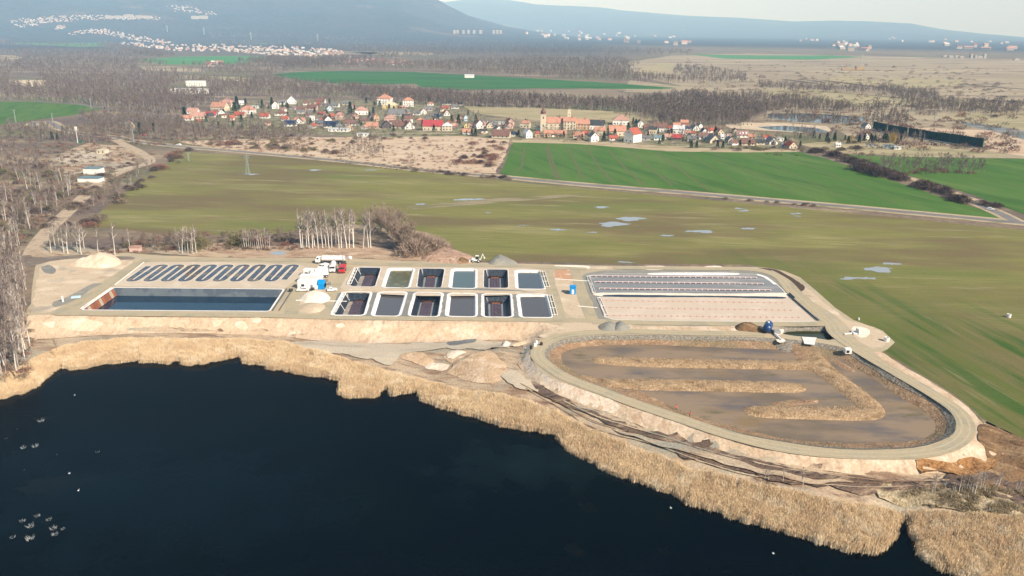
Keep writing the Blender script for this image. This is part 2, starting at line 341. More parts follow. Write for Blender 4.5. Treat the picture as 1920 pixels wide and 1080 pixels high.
def wind(m,sc,lo,hi):
    nt=m.node_tree;N=nt.nodes.new;g=N('ShaderNodeNewGeometry');mp=N('ShaderNodeMapping');mp.inputs['Scale'].default_value=(sc*.35,sc,sc);mp.inputs['Rotation'].default_value=(0,0,.3);t=N('ShaderNodeTexNoise');t.inputs['Scale'].default_value=1;t.inputs['Detail'].default_value=5;r=N('ShaderNodeMapRange');r.inputs['From Min'].default_value=.38;r.inputs['From Max'].default_value=.66;r.inputs['To Min'].default_value=lo;r.inputs['To Max'].default_value=hi
    nt.links.new(g.outputs[0],mp.inputs[0]);nt.links.new(mp.outputs[0],t.inputs[0]);nt.links.new(t.outputs[0],r.inputs[0]);nt.links.new(r.outputs[0],nt.nodes['Principled BSDF'].inputs['Roughness'])
wind(m_lake,.03,.02,.36)
sheet('lake',[(-420,-60),(420,-60),(420,300),(-420,330)],ZL,m_lake)
# ---- banks
m_emb=M('raw_sand_embankment',(.54,.41,.28),[((.65,.53,.39),16,.45,.62),((.46,.33,.21),5,.5,.72,1,0),((.70,.58,.46),7,.60,.70),((.42,.29,.19),1.6,.5,.72,5,90)],bump=.35,bs=1.6,grain=.16,gs=.7)
m_embw=M('pale_sand_embankment',(.70,.59,.46),[((.62,.45,.32),6,.5,.7)],bump=.35,bs=1.2,grain=.18,gs=.6)
m_bench=M('trampled_bank_soil',(.44,.335,.225),[((.24,.155,.10),7,.47,.6,3,15),((.17,.11,.075),2.2,.55,.66,5,25),((.46,.37,.26),8,.5,.64,4,-10),((.30,.28,.22),16,.52,.62,3,0)],bump=.2,bs=.8,grain=.25,gs=.6)
m_mud=M('dark_wet_mud',(.14,.095,.068),[((.30,.21,.14),2.2,.50,.62,6,-28),((.05,.038,.033),1.2,.5,.65,4,-28)],bump=.25,bs=.5,grain=.35,gs=.5,rough=.7)
m_orange=M('orange_churned_clay',(.30,.155,.06),[((.17,.085,.035),1.5,.48,.62),((.38,.22,.10),4,.5,.65)],bump=.6,bs=.9,grain=.4,gs=.5)
m_brown=M('brown_churned_clay',(.20,.12,.062),[((.11,.065,.035),2.2,.5,.62,3,40),((.30,.20,.11),3,.52,.64,4,40)],bump=.4,bs=.8,grain=.35,gs=.5)
bank=EDGE+[(700,150)]+SHORE[::-1]
bank_mesh=EDGE+list(reversed(SHORE))
sheet('bank_bench',bank_mesh,zbank_n(.25,-.22),m_bench,grid=3.2)
emb_edge=rag(EDGE,3,0,closed=False,smooth=False); toe_r=rag(TOE,2.5,.4,3,closed=False)
sheet('embankment',emb_edge[:]+toe_r[::-1],zbank_n(.35,.0),m_emb,grid=2.0)
wp=rag(GBP([(1003,690),(1016,700),(1043,714),(1093,732),(1150,752),(1165,764),(1148,775),(1120,766),(1085,755),(1035,731),(994,702),(978,686),(980,668),(988,652),(1000,652),(994,668)]),2,.4,4)
sheet('embankment_pale_sand',wp,zbank_n(.35,.12),m_embw,grid=1.6)
sp=[((452,610),14,9),((405,606),10,6),((480,600),9,6),((640,612),9,5),((150,610),40,12)]
for i,((x,y),rx,ry) in enumerate(sp):
    sheet('pale_spill',rag(GBP([(x+rx*math.cos(a),y+ry*math.sin(a)) for a in np.arange(0,6.2,.9)]),1.2,.9,i),zbank_n(.35,.10),M('light_sand_spill',(.62,.47,.34),[((.70,.58,.46),4,.5,.65)],grain=.18,gs=.6),grid=1.5)
def bsheet(name,px,mat,amp=.8,seed=1,off=.12,grid=1.8,z=-5.3,rel=.25,seg=1.6): return sheet(name,rag(GBP(px),seg,amp,seed),zbank_n(rel,off),mat,grid=grid)
m_track=M('grey_dirt_track',(.50,.42,.31),[((.40,.345,.265),6,.45,.6,5,0),((.46,.41,.32),3,.5,.65,7,0)],grain=.2,gs=.5)
m_puddle=M('dark_wet_slurry',(.16,.17,.17),[((.10,.11,.12),3,.5,.6,4,0)],rough=.45,grain=.2)
m_tan=M('tan_spoil',(.52,.37,.235),[((.62,.48,.34),5,.5,.62),((.40,.27,.16),3,.52,.66)],bump=.4,bs=.8,grain=.22,gs=.5)
m_white=M('white_sand',(.78,.68,.56),[((.68,.55,.42),3,.5,.7)],bump=.2,bs=.6,grain=.15,gs=.4)
bsheet('dirt_track',[(545,642),(600,640),(660,645),(720,646),(870,641),(930,640),(980,645),(940,652),(870,654),(790,660),(757,664),(735,684),(700,676),(640,664),(560,652)],m_track,2.0,3)
bsheet('dark_slurry',[(560,641),(660,643),(700,645),(838,643),(890,637),(908,640),(880,645),(850,649),(760,650),(690,651),(620,648)],m_track,.6,4,off=.17)
bsheet('slurry_puddle',[(838,643),(870,639),(893,637),(890,642),(860,647),(842,648)],m_puddle,.3,5,off=.22,seg=1)
bsheet('wet_track',[(944,702),(960,696),(985,709),(1006,726),(1020,738),(990,732),(962,724),(946,714)],m_track,1.6,6)
bsheet('mud_strip',[(997,718),(1060,745),(1110,770),(1185,798),(1285,824),(1435,868),(1560,893),(1660,899),(1722,897),(1850,880),(1925,905),(1990,960),(1850,925),(1780,912),(1740,910),(1640,925),(1540,915),(1435,897),(1310,867),(1235,832),(1110,783),(1010,735)],m_mud,2.2,7,rel=.5)
for i in range(3):
    o_=i*11;nn=random.Random(i);L_=[(985+nn.uniform(-6,6),712+o_*.7),(1060,752+o_*.9),(1135,786+o_),(1235,815+o_),(1330,846+o_*1.1),(1440,874+o_*1.05),(1560,892+o_*.8),(1680,901+o_*.55),(1800,900+o_*.4)][nn.randrange(0,3):9-nn.randrange(0,3)]
    L_=[(x+nn.uniform(-6,6),y+nn.uniform(-1.5,1.5)) for x,y in L_]
    ribbon('tyre_track',GBP(L_),nn.uniform(.3,.6),zbank_n(.25,.2+.01*i),[m_bench,m_brown][i%2],seg=2)
bsheet('light_track_crossing_mud',[(1150,806),(1230,826),(1330,852),(1430,880),(1520,900),(1600,905),(1520,909),(1410,886),(1300,856),(1200,826)],m_bench,.8,8,off=.5,rel=.3)
bsheet('brown_clay_slope',[(1836,806),(1850,796),(1890,812),(1960,840),(2060,900),(2000,940),(1890,925),(1800,905),(1860,880),(1850,850),(1836,826)],m_brown,1.0,9,off=.22,rel=.9,z=-3,grid=1.4)
bsheet('orange_clay_slope',[(1718,864),(1745,865),(1790,866),(1830,858),(1868,862),(1850,884),(1800,892),(1760,889),(1730,892)],m_orange,.8,10,off=.35,rel=1.3,z=-3,grid=1.0)
m_tuss=M('pale_dry_tussock_grass',(.36,.285,.175),[((.48,.40,.27),2,.48,.6),((.25,.20,.12),1.3,.52,.65)],bump=.5,bs=.5,grain=.35,gs=.4)
bsheet('tussock_ground',[(1650,905),(1700,914),(1790,925),(1900,922),(2100,960),(2150,1020),(1900,968),(1780,958),(1700,952),(1640,928)],m_tuss,2.2,11,off=.12,rel=.6,grid=1.3)
def heap(px,h,w,mat,name='spoil_heap',seed=1,z=-5.2,grid=1.1,label=None,off=0,**k):
    return mound(name,rag(GBP(px),1.5,.6,seed),(lambda x,y:zbank(x,y)-.1+off) if z<0 else z,h,w,mat,grid=grid,seed=seed,kind=None,label=label,cat=k.get('cat','heap'),rough=.2)
heap([(749,665),(765,659),(785,658),(800,668),(812,676),(806,688),(785,683),(770,677),(755,673)],.9,6,m_tan,seed=2,label='low tan spoil heap at the grey track, leftmost below the basins')
heap([(800,680),(820,680),(842,684),(836,694),(815,694),(800,690)],.8,4,m_embw,seed=3,label='bright white sand heap between the two tan spoil heaps')
heap([(832,668),(850,660),(880,657),(920,658),(935,670),(950,690),(940,712),(925,718),(880,714),(850,704),(838,698),(850,684)],.7,9,m_tan,seed=4,label='large broad tan spoil heap behind the reeds')
heap([(838,662),(855,657),(873,660),(866,668),(850,674),(838,672)],.7,4,m_embw,seed=5,off=.3,label='small pale sand heap on the back of the large tan spoil heap')
heap([(941,643),(952,640),(957,647),(949,652),(941,650)],1.8,3,m_white,seed=6,label='small round white sand heap beside the wheel tracks')
heap([(960,646),(985,639),(1008,634),(1012,638),(990,644),(964,650)],1.1,3,m_emb,seed=7,off=.2,label='long pale sand ridge under the bend of the ring road')
# ================= near site, flat top =================
m_gravel=M('compacted_gravel',(.44,.36,.24),[((.37,.32,.225),14,.45,.62,2,20),((.41,.36,.27),4,.5,.66,3,0)],grain=.14,gs=.4)
m_gravelb=M('crushed_stone',(.24,.235,.205),[((.30,.28,.23),6,.48,.62)],grain=.35,gs=.35,bump=.15,bs=.3)
m_sand=M('pale_sand',(.51,.41,.29),[((.62,.52,.39),9,.5,.64,2,0),((.42,.32,.22),6,.54,.68),((.36,.31,.25),14,.58,.68)],grain=.14,gs=.6,bump=.08)
m_pink=M('pinkish_sand_cover',(.50,.42,.32),[((.57,.49,.385),7,.5,.64)],grain=.10,gs=.4)
m_darkg=M('dark_grey_gravel',(.20,.20,.185),[((.27,.26,.23),6,.5,.66)],grain=.2,gs=.35)
m_pathg=M('ring_road_gravel',(.40,.335,.22),[((.33,.295,.205),8,.5,.6),((.36,.33,.25),1.5,.5,.7,8,0)],grain=.12,gs=.4)
m_rut=M('worn_wheel_rut',(.43,.365,.25),grain=.15,gs=.5)
# basin geometry --------------------------------------------------
def quad_round(c,r,n=5):
    c=[np.array(p,float) for p in c];out=[]
    for i in range(4):
        p=c[i];a=c[i-1]-p;b=c[(i+1)%4]-p;a/=np.linalg.norm(a);b/=np.linalg.norm(b);rr=r
        p0=p+a*rr;p1=p+b*rr
        for k in range(n+1):
            t=k/n;out.append(tuple((1-t)**2*p0+2*t*(1-t)*p+t*t*p1))
    return out
def inset(loop,d):
    L=np.array(loop);c=L.mean(0);out=[];n=len(L)
    ar=.5*sum(L[i][0]*L[(i+1)%n][1]-L[(i+1)%n][0]*L[i][1] for i in range(n));s=1 if ar>0 else -1
    for i in range(n):
        a=L[i]-L[i-1];b=L[(i+1)%n]-L[i];t=a/max(np.linalg.norm(a),1e-9)+b/max(np.linalg.norm(b),1e-9);t/=max(np.linalg.norm(t),1e-9)
        out.append(tuple(L[i]+np.array([-t[1],t[0]])*d*s))
    return out
def z2(xz): return (560+xz[0]/3.552,430+xz[1]/3.552)
BAS=[(0,[(385,255),(548,257),(508,383),(330,378)]),(1,[(603,262),(765,262),(730,390),(562,386)]),(0,[(805,262),(972,264),(950,390),(788,386)]),(1,[(1025,265),(1178,266),(1176,394),(1010,390)]),(0,[(1235,268),(1392,269),(1397,392),(1232,390)]),(1,[(1448,275),(1605,277),(1640,398),(1455,396)]),
 (0,[(305,420),(478,420),(433,572),(224,570)]),(1,[(540,420),(715,420),(665,578),(493,575)]),(0,[(780,422),(952,425),(927,581),(738,577)]),(1,[(1005,427),(1178,430),(1178,582),(988,578)]),(0,[(1230,432),(1410,432),(1420,584),(1234,582)]),(1,[(1462,435),(1650,435),(1690,587),(1482,585)])]
loops=[quad_round(GP([z2(p) for p in q]),2.0) for k,q in BAS]
RES=quad_round(GP([(212,540),(531,543),(504,583.5),(155,581)]),1.2)
ROCKP=rag(GP([(1465,612.5),(1530,610.5),(1555,613),(1568,621),(1573,629),(1566,636),(1553,637.5),(1530,634),(1480,628.5),(1456,622)]),2,.3,2)
LIN=rag(GP(LOOP_IN),4,.25,1)
site_poly=EDGE[3:28]+SITE[1:]
holes=loops+[RES,ROCKP,LIN]
sheet('site_ground',site_poly,.02,m_gravel,holes=holes)
def ov(name,px,mat,lv,amp=.4,seed=1,seg=2.0,holes=(),smooth=True,**k): return sheet(name,rag(GP(px),seg,amp,seed,smooth=smooth) if amp else GP(px),.02+.02*lv+.0004*seed,mat,holes=holes,**k)
ov('sand_yard',[(72,520),(78,502),(100,487),(130,484),(190,478),(240,484),(246,496),(205,520),(150,556),(104,583),(80,587),(66,583),(66,552)],m_sand,1,1.0,2)
ov('gravel_spur',[(100,566),(120,560),(176,532),(190,531),(168,545),(130,568),(104,576)],m_gravelb,2,.4,3)
ov('entrance_track',[(50,500),(70,478),(110,480),(150,478),(200,480),(250,482),(250,487),(190,487),(150,485),(95,490),(70,497)],M('dark_dirt_track',(.17,.14,.115),[((.24,.20,.16),5,.5,.6,4,0)],grain=.2),2,.8,4)
ov('coal_dust_spill',[(79,500),(90,497),(105,507),(98,514),(86,512)],m_darkg,3,.5,5)
ov('serpentine_bed',[(214,537),(268,494),(282,490.5),(420,492),(562,496),(572,500),(560,520),(534,541)],m_pink,1,.1,6,smooth=False)
ov('basin_sand_cover',[(645,543),(664,501),(760,501),(1010,505),(1022,512),(1029,545)],m_pink,1,.3,7,holes=loops[:6])
ov('basin_gravel_cover',[(640,548),(1028,552),(1039,597),(900,596),(620,592),(619,585)],m_darkg,1,.3,8,holes=loops[6:])
ov('soil_ridge_between_basins',[(640,544),(700,541),(860,544),(1000,547),(1030,548),(1028,552),(900,550),(760,547),(640,548.5)],m_sand,2,.35,9,seg=1.2)
ov('construction_yard_sand',[(552,572),(565,556),(590,543),(625,546),(618,560),(606,580),(586,588),(560,585)],m_sand,1,.5,10)
ov('sand_island',[(1041,508),(1069,507),(1080,511),(1088,528),(1093,545),(1112,593),(1112,599),(1083,598),(1061,586),(1049,558),(1039,517)],m_sand,1,.4,11)
ov('orange_sand_patch',[(1041,507),(1069,506),(1079,511),(1086,528),(1070,526),(1044,524),(1040,514)],M('orange_sand',(.47,.27,.16),[((.60,.46,.34),5,.52,.6)],grain=.2),2,.3,12)
ov('sand_verge',[(1183,614),(1233,611),(1383,611),(1420,614),(1432,624),(1300,624),(1200,623)],m_emb,1,.5,13)
ov('wheel_turning_area',[(1055,606),(1110,603),(1180,606),(1180,618),(1090,624),(1050,630),(1020,636),(1010,632),(1040,618)],m_sand,1,.8,14)
ov('site_margin',[(1035,497),(1110,499),(1230,500),(1400,502),(1440,504),(1475,514),(1510,538),(1556,575),(1590,600),(1640,614),(1665,640),(1655,652),(1640,655),(1610,640),(1585,608),(1540,575),(1500,545),(1470,518),(1440,509),(1400,507),(1230,505),(1100,503)],m_sand,1,.8,15)
ov('white_margin_patch',[(1208,500),(1245,499),(1250,505),(1212,506)],m_white,2,.4,16)
ov('white_margin_patch',[(1320,500),(1350,499),(1358,505),(1325,506)],m_white,2,.4,17)
ov('white_margin_patch',[(1600,612),(1625,616),(1630,628),(1615,634),(1600,622)],m_white,2,.6,18)
ov('white_margin_patch',[(1040,498),(1105,499),(1108,503),(1050,503)],m_white,2,.4,19)
ov('dark_topsoil',[(1420,502),(1455,506),(1480,518),(1508,540),(1497,549),(1480,535),(1462,516),(1440,507)],M('dark_topsoil',(.075,.05,.035),grain=.4,gs=.8,bump=.2),3,.6,20)
ov('outer_verge',[(1640,660),(1650,660),(1700,690),(1755,722),(1800,752),(1840,790),(1850,806),(1830,806),(1814,775),(1747,733),(1680,693)],m_emb,1,.5,21)
ov('gravel_bed_border',[(1100,513),(1440,510),(1482,552),(1538,603),(1536,606),(1120,601),(1112,570)],m_gravelb,1,.3,22,holes=[])
for i,(ln,w) in enumerate([([(545,596),(560,540),(590,508),(640,497)],5),([(610,592),(620,560),(640,520),(655,500)],4),([(100,590),(180,548),(230,512),(262,492)],5),([(107,588),(320,590.5),(520,592.5),(640,596),(842,598),(1010,600),(1110,601)],4),([(262,489),(420,487),(560,489),(700,495),(860,498),(1010,501),(1100,505)],4.5),([(1112,603),(1095,560),(1085,530),(1078,508)],4.5),([(1050,600),(1040,560),(1030,530),(1020,508)],4.5),([(1110,603),(1300,606),(1500,608),(1560,606)],5),([(1540,590),(1500,556),(1470,525),(1440,508)],4.5)]):
    ribbon('site_track',GP(ln),w,.10+.004*i,m_pathg)
ring=[( (a[0]+b[0])/2,(a[1]+b[1])/2) for a,b in []]
RC=[(1430,626),(1300,625),(1167,622),(1087,626),(1040,634),(1012,652),(1008,668),(1024,685),(1060,708),(1120,731),(1190,757),(1270,784),(1360,814),(1460,839),(1550,850),(1640,853),(1713,851),(1768,842),(1803,822),(1811,800),(1797,773),(1750,740),(1690,705),(1630,670),(1590,645),(1565,625),(1555,606),(1520,580),(1485,548),(1455,517),(1420,507),(1300,504),(1150,502)]
ribbon('ring_road',GP(RC),4.6,.145,m_pathg,seg=2.5)
for s in (-1,1):
    L=np.array(rag(GP(RC),3,0,closed=False));t=np.gradient(L,axis=0);t/=np.linalg.norm(t,axis=1)[:,None];n=np.column_stack([-t[:,1],t[:,0]])
    ribbon('wheel_rut',[tuple(q) for q in L+n*s*.95],.55,.152,m_rut)
# ================= basins =================
m_rim=M('white_liner_edge',(.78,.76,.72),[((.58,.53,.46),1.6,.54,.68)],rough=.7,grain=.1,gs=.5); m_liner=M('dark_pond_liner',(.012,.020,.034),[((.035,.048,.068),1.0,.5,.62,1,90)],rough=.38,grain=.15,gs=.5,spec=.5,bump=.12,bs=.8)
m_floor=M('pale_basin_floor',(.21,.24,.25),[((.27,.25,.22),3,.5,.65)],rough=.6); m_floorb=M('sandy_basin_floor',(.34,.30,.25),[((.23,.22,.2),2,.5,.6)],rough=.6)
m_mat=M('purple_brown_mat',(.075,.068,.10),[((.11,.09,.12),.8,.45,.65)],rough=.7); m_matr=M('rusty_mat_frame',(.13,.065,.06),grain=.3,gs=.4)
m_dk=M('dark_brown_sump',(.035,.025,.02),rough=.6); m_steel=flat('galvanised_pipe',(.62,.63,.62),.45,.5)
m_rust=M('rust_orange_panel',(.33,.12,.055),[((.20,.07,.035),1.2,.5,.6)],rough=.8)
WAT={1:water('basin_water_murky_green',(.10,.105,.055),.10,1.2,.004,[((.19,.17,.09),3,.5,.62,1,0)]),2:water('basin_water_grey_teal',(.085,.115,.115),.10,1,.004),3:water('basin_water_blue_grey',(.075,.088,.10),.10,1,.004),4:water('basin_water_grey_brown',(.088,.078,.078),.12,1,.004)}
def loft(b,A,za,Bq,zb,mi=0):
    n=len(A);v=[(p[0],p[1],za) for p in A]+[(p[0],p[1],zb) for p in Bq];b.add(v,[(i,(i+1)%n,n+(i+1)%n,n+i) for i in range(n)],mi)
def cap(name,loop,z,mat,parent,**k):
    V,Tr=tri(loop);return ob(name,meshnp(name,np.column_stack([V,np.full(len(V),z)]),Tr,mat),parent)
def rel(loop,o): return [(p[0]-o[0],p[1]-o[1]) for p in loop]
ROWN=['far row','near row']; desc=['leftmost','second from left','third from left','third from right','second from right','rightmost']
wcol=[0,1,0,2,0,3,0,4,0,4,0,4]; wn={1:'murky green',2:'grey teal',3:'blue grey',4:'grey brown'}
for i,(filled,_) in enumerate(BAS):
    lp=loops[i];c=np.mean(lp,0);row,colm=ROWN[i//6],desc[i%6]
    lab=(f'{wn[wcol[i]]} water-filled basin with white rim, {colm} in the {row}' if filled else f'empty dark-lined basin with grid of brown mats, {colm} in the {row}')
    e=empty('settling_basin',(c[0],c[1],0),lab,'basin','twelve settling basins in two rows'); L=rel(lp,c)
    b=B(); outr=rag(inset(L,-(.9 if filled or i in(6,8,10) else .35)),1.2,.12 if filled else .3,i,smooth=False)
    V,Tr=tri(outr,[inset(L,.02)]); ob('rim',meshnp('rim',np.column_stack([V,np.full(len(V),.11)]),Tr,m_rim),e)
    if filled:
        i1=inset(L,.75);loft(b,L,.105,i1,-.75);b.ob('side_wall',m_rim,e)
        cap('water',inset(L,.62),-.6,WAT[wcol[i]],e)
    else:
        i1=inset(L,.12);i2=inset(L,1.9);loft(b,L,.105,i1,-.1);loft(b,i1,-.1,i2,-3.2);b.ob('liner',m_liner,e)
        if i in(6,8,10): b2=B();loft(b2,inset(L,-.02),.112,inset(L,.28),-.28);b2.ob('white_fold',m_rim,e)
        cap('floor',i2,-3.2,m_floorb if i in(0,6) else m_floor,e)
        Q=[np.array(G(*z2(p)))-c for p in BAS[i][1]]  # TL TR BR BL
        ux=(Q[1]-Q[0]+Q[2]-Q[3]);ux/=np.linalg.norm(ux);uy=(Q[0]-Q[3]+Q[1]-Q[2]);ln=np.linalg.norm(uy)/2;uy/=np.linalg.norm(uy)
        n=7;hl=(ln-4.6)/n;ang=math.atan2(uy[1],uy[0])-math.pi/2
        cx=np.mean(Q,0)*0+ (ux*(.6 if i in(0,6) else -.4))
        for r_ in range(n):
            for q_ in range(3):
                p=cx+ux*(q_-1)*1.28+uy*((r_-(n-1)/2)*hl-.4)
                mb=B();mb.box((0,0,.16),(1.0,hl*.74,.24));mb.ob('mat_panel',m_mat,e,loc=(p[0],p[1],-3.19),rz=ang)
        fb=B()
        for r_ in range(n+1):
            p=cx+uy*((r_-n/2)*hl-.4);fb.box((p[0],p[1],-3.12),(4.0,.3,.14),ang)
        for q_ in range(4):
            p=cx+ux*(q_-1.5)*1.28-uy*.4;fb.box((p[0],p[1],-3.07),(.13,hl*n,.24),ang)
        fb.ob('mat_frame',m_matr,e)
        pb=cx+uy*(ln/2-2.25);s=B();s.box((pb[0],pb[1],-2.75),(5.0 if i not in(0,6) else 3.6,.5,.9),ang);s.ob('sump',m_dk,e)
        s=B();pb=pb-uy*.35
        s.box((pb[0],pb[1],-2.9),(3.2,.22,.5),ang);s.ob('inlet_pipe',m_rust if i in(4,10,2) else m_matr,e)
    # white feed pipe frames on the outer edge of the end basins
    if i in(0,6,5,11):
        sgn=-1 if i in(0,6) else 1;Q=[np.array(G(*z2(p)))-c for p in BAS[i][1]]
        pa,pb=(Q[0],Q[3]) if sgn<0 else (Q[1],Q[2]); d=(pb-pa);nn=np.array([d[1],-d[0]])/np.linalg.norm(d)*(1 if sgn>0 else 1)
        if (nn@pa)<0:nn=-nn
        f=B()
        for o_ in (.9,2.0) if sgn>0 else(-.9,.7):
            A_=pa+nn*o_+d*.06;B_=pb+nn*o_-d*.06;f.tube((*A_,.45),(*B_,.45),.17,n=6)
        for t in np.linspace(.08,.92,4 if sgn>0 else 6):
            A_=pa+d*t+nn*(2.0 if sgn>0 else .7);B_=pa+d*t+nn*(-.2 if sgn>0 else -.9);f.tube((*A_,.42),(*B_,.4),.12,n=6)
        if sgn<0:
            for t in (.06,.5,.94):
                A_=pa+d*t;B_=pa+d*t-nn*4.0;f.tube((*(A_-nn*.3),.3),(*(A_-nn*2.2),-3.0),.10,n=6)
        f.ob('pipe_frame',m_rim,e)
# ---- reservoir
c=np.mean(RES,0);e=empty('water_reservoir',(c[0],c[1],0),'long dark-lined reservoir of blue water with rusty panels on its left end','reservoir')
L=rel(RES,c);b=B();loft(b,L,.1,inset(L,1.6),-5.0);b.ob('liner',M('grey_reservoir_liner',(.08,.10,.125),[((.12,.145,.165),6,.48,.52,1,0)],rough=.55,grain=.06,spec=.4),e)
V,Tr=tri(rag(inset(L,-.7),1.5,.15,3,smooth=False),[inset(L,.02)]);ob('rim',meshnp('rim',np.column_stack([V,np.full(len(V),.12)]),Tr,m_rim),e)
cap('water',inset(L,.9),-2.9,water('reservoir_water',(.006,.025,.05),.05,.9,.012,tint=(.4,.7,1)),e)
pa=np.array(G(213,541))-c;pb=np.array(G(156,580.5))-c;d=pb-pa;nn=np.array([-d[1],d[0]])/np.linalg.norm(d)
if nn@pa>0:nn=-nn
for k in range(11):
    t0=.02+k*.088;t1=t0+.078;q=[]
    for t,o_,z in ((t0,.12,-.05),(t1,.12,-.05),(t1,1.02,-2.8),(t0,1.02,-2.8)):
        p=pa+d*t-nn*(-o_);q.append((p[0],p[1],z))
    q2=[(x+nn[0]*.12,y+nn[1]*.12,z+.08) for x,y,z in q]
    ob('wall_panel',mesh('wall_panel',q+q2,[(3,2,1,0),(4,5,6,7),(0,1,5,4),(1,2,6,5),(2,3,7,6),(3,0,4,7)],[m_rust,flat('pale_weathered_panel',(.42,.34,.26)),m_rust,flat('dark_rust_panel',(.22,.09,.05))][k%4]),e)
f=B()
for o_,z in ((-.9,.4),(.15,.35)):
    A_=pa-nn*(-o_)*1;B_=pb+nn*o_;f.tube((*(pa+nn*o_),z),(*(pb+nn*o_),z),.16,n=6)
f.ob('edge_pipe',m_rim,e)
pc=np.array(G(532,543))-c;pd=np.array(G(505,583))-c;dd_=(pd-pc)/np.linalg.norm(pd-pc);mm=np.array([-dd_[1],dd_[0]]); mm=mm if mm@pc>0 else -mm
f=B();f.tube((*(pc+mm*1.2),.3),(*(pd+mm*1.2),.3),.3,n=6);f.tube((*(pc+mm*3.6),.25),(*(pd+mm*3.6),.25),.22,n=6);f.ob('edge_pipe',[flat('dark_pipe',(.10,.10,.10)) ],e)
# ---- serpentine channel
def sz(x,y):return G(x/3,430+y/3)
path=[]
def semi(a,b,up):
    a=np.array(a);b=np.array(b);m=(a+b)/2;u=(b-a)/2;v=np.array(up);v=v/np.linalg.norm(v)*np.linalg.norm(u)
    return [tuple(m-u*math.cos(t)+v*math.sin(t)) for t in np.linspace(0,math.pi,9)]
bots=[];tops=[]
for k in range(9):
    bots+=[(728+97*k,283),(770+97*k,283)]
    tops+=[(835+92.3*k-0,209),(883+92.3*k,209)]
bots.append((728+97*9-3,283));tops.append((835+92.3*9-0,209))
bw=[np.array(sz(*p)) for p in bots];tw=[np.array(sz(*p)) for p in tops]
path=[tuple(tw[0])]
for k in range(9):
    upd=bw[2*k]-tw[2*k];path+=semi(bw[2*k],bw[2*k+1],upd)
    upt=tw[2*k+1]-bw[2*k+1];path+=semi(tw[2*k+1],tw[2*k+2],upt)
path+= [tuple(bw[18])]
c=np.mean(path,0);e=empty('serpentine_channel',(c[0],c[1],0),'zigzag serpentine water channel winding through the pinkish sand bed','channel')
pw=WATS=water('channel_water',(.05,.052,.07),.10,1.2,.004,[((.17,.115,.055),6,.50,.60,1,0),((.035,.04,.07),5,.5,.6)])
def ribP(name,line,w,z,mat,parent):
    L=[np.array(p) for p in line];V=[];n=len(L)
    for i,p in enumerate(L):
        t=L[min(i+1,n-1)]-L[max(i-1,0)];t/=max(np.linalg.norm(t),1e-6);q=np.array([-t[1],t[0]])
        for s in(-1,1):V.append((*(p+q*s*w/2),z))
    return ob(name,mesh(name,V,[(2*i,2*i+2,2*i+3,2*i+1) for i in range(n-1)],mat),parent)
pr=rel(path,c)
ribP('edge_liner',pr,3.05,.055,M('ochre_pale_liner_edge',(.74,.68,.58),[((.62,.50,.36),4,.5,.65)],grain=.12),e);ribP('dark_lining',pr,2.5,.075,m_liner,e);ribP('water',pr,2.25,.1,pw,e)
# pipes along the left side of the serpentine bed
p=G(216,535),G(270,493);b=B();b.tube((*p[0],.3),(*p[1],.3),.2,n=6)
tag(b.ob('feed_pipe',m_rim),'long white feed pipe along the left edge of the zigzag channel bed','pipe')
# ---- gravel filter beds
def q3(x,y):return (1000+x/3,460+y/3)
def bed(name,px,mat,rows,label,lv,plab):
    po=rag(GP([q3(*p) for p in px]),3,.1,1,smooth=False);c=np.mean(po,0);e=empty(name,(c[0],c[1],0),label,'filter bed','two gravel filter beds')
    V,Tr=tri(rel(po,c));ob('gravel_surface',meshnp('gravel_surface',np.column_stack([V,np.full(len(V),.02+.02*lv)]),Tr,mat),e)
    V,Tr=tri(inset(rel(po,c),-.3),[rel(po,c)]);ob('liner_edge',meshnp('liner_edge',np.column_stack([V,np.full(len(V),.03+.02*lv)]),Tr,m_rim),e)
    for (xa,ya,xb,yb) in rows:
        A_=np.array(G(*q3(xa,ya)));B_=np.array(G(*q3(xb,yb)));A_-=c;B_-=c;n=30;d=(B_-A_)/n
        pb=B();pb.tube((*A_,.62 if lv==4 else .3),(*B_,.62 if lv==4 else .3),.12 if lv==4 else .06,n=6);pp=pb.ob('distribution_pipe',plab,e)
        u=d/np.linalg.norm(d);nrm=np.array([-u[1],u[0]])
        for k in range(n+1):
            q=A_+d*k;sb=B();sb.box((0,0,0),(.26,.4,.6) if lv==4 else (.16,.3,.5));sb.box((0,-.3,.0),(.12,.7,.16));sb.ob('pipe_support',m_rim if lv==4 else plab,pp,loc=(q[0],q[1],.33),rz=math.atan2(u[1],u[0]))
        sh=B();a2=A_+nrm*-.35;b2=B_+nrm*-.35
        for k in range(n):
            s0=A_+d*(k+.12);s1=A_+d*(k+.88);sh.box(((s0[0]+s1[0])/2,(s0[1]+s1[1])/2,.2),(np.linalg.norm(s1-s0),.3,.2),math.atan2(u[1],u[0]))
        sh.ob('mat_strip',m_mat if lv==4 else plab,pp)
    return e
m_pinkp=flat('pale_pink_pipe',(.72,.52,.48),.5)
m_darkbed=M('wet_dark_bed_gravel',(.21,.22,.225),[((.30,.30,.29),9,.5,.66,3,0)],grain=.2,gs=.4,rough=.7)
bed('gravel_filter_bed',[(315,170),(420,163),(1160,162),(1250,163),(1300,180),(1360,215),(1400,250),(1415,268),(1380,272),(340,272)],m_darkbed,[(322,178,1255,187),(345,211,1292,221),(370,248,1335,258)],'dark grey gravel filter bed crossed by three pink pipe rows, the far one',4,m_pinkp)
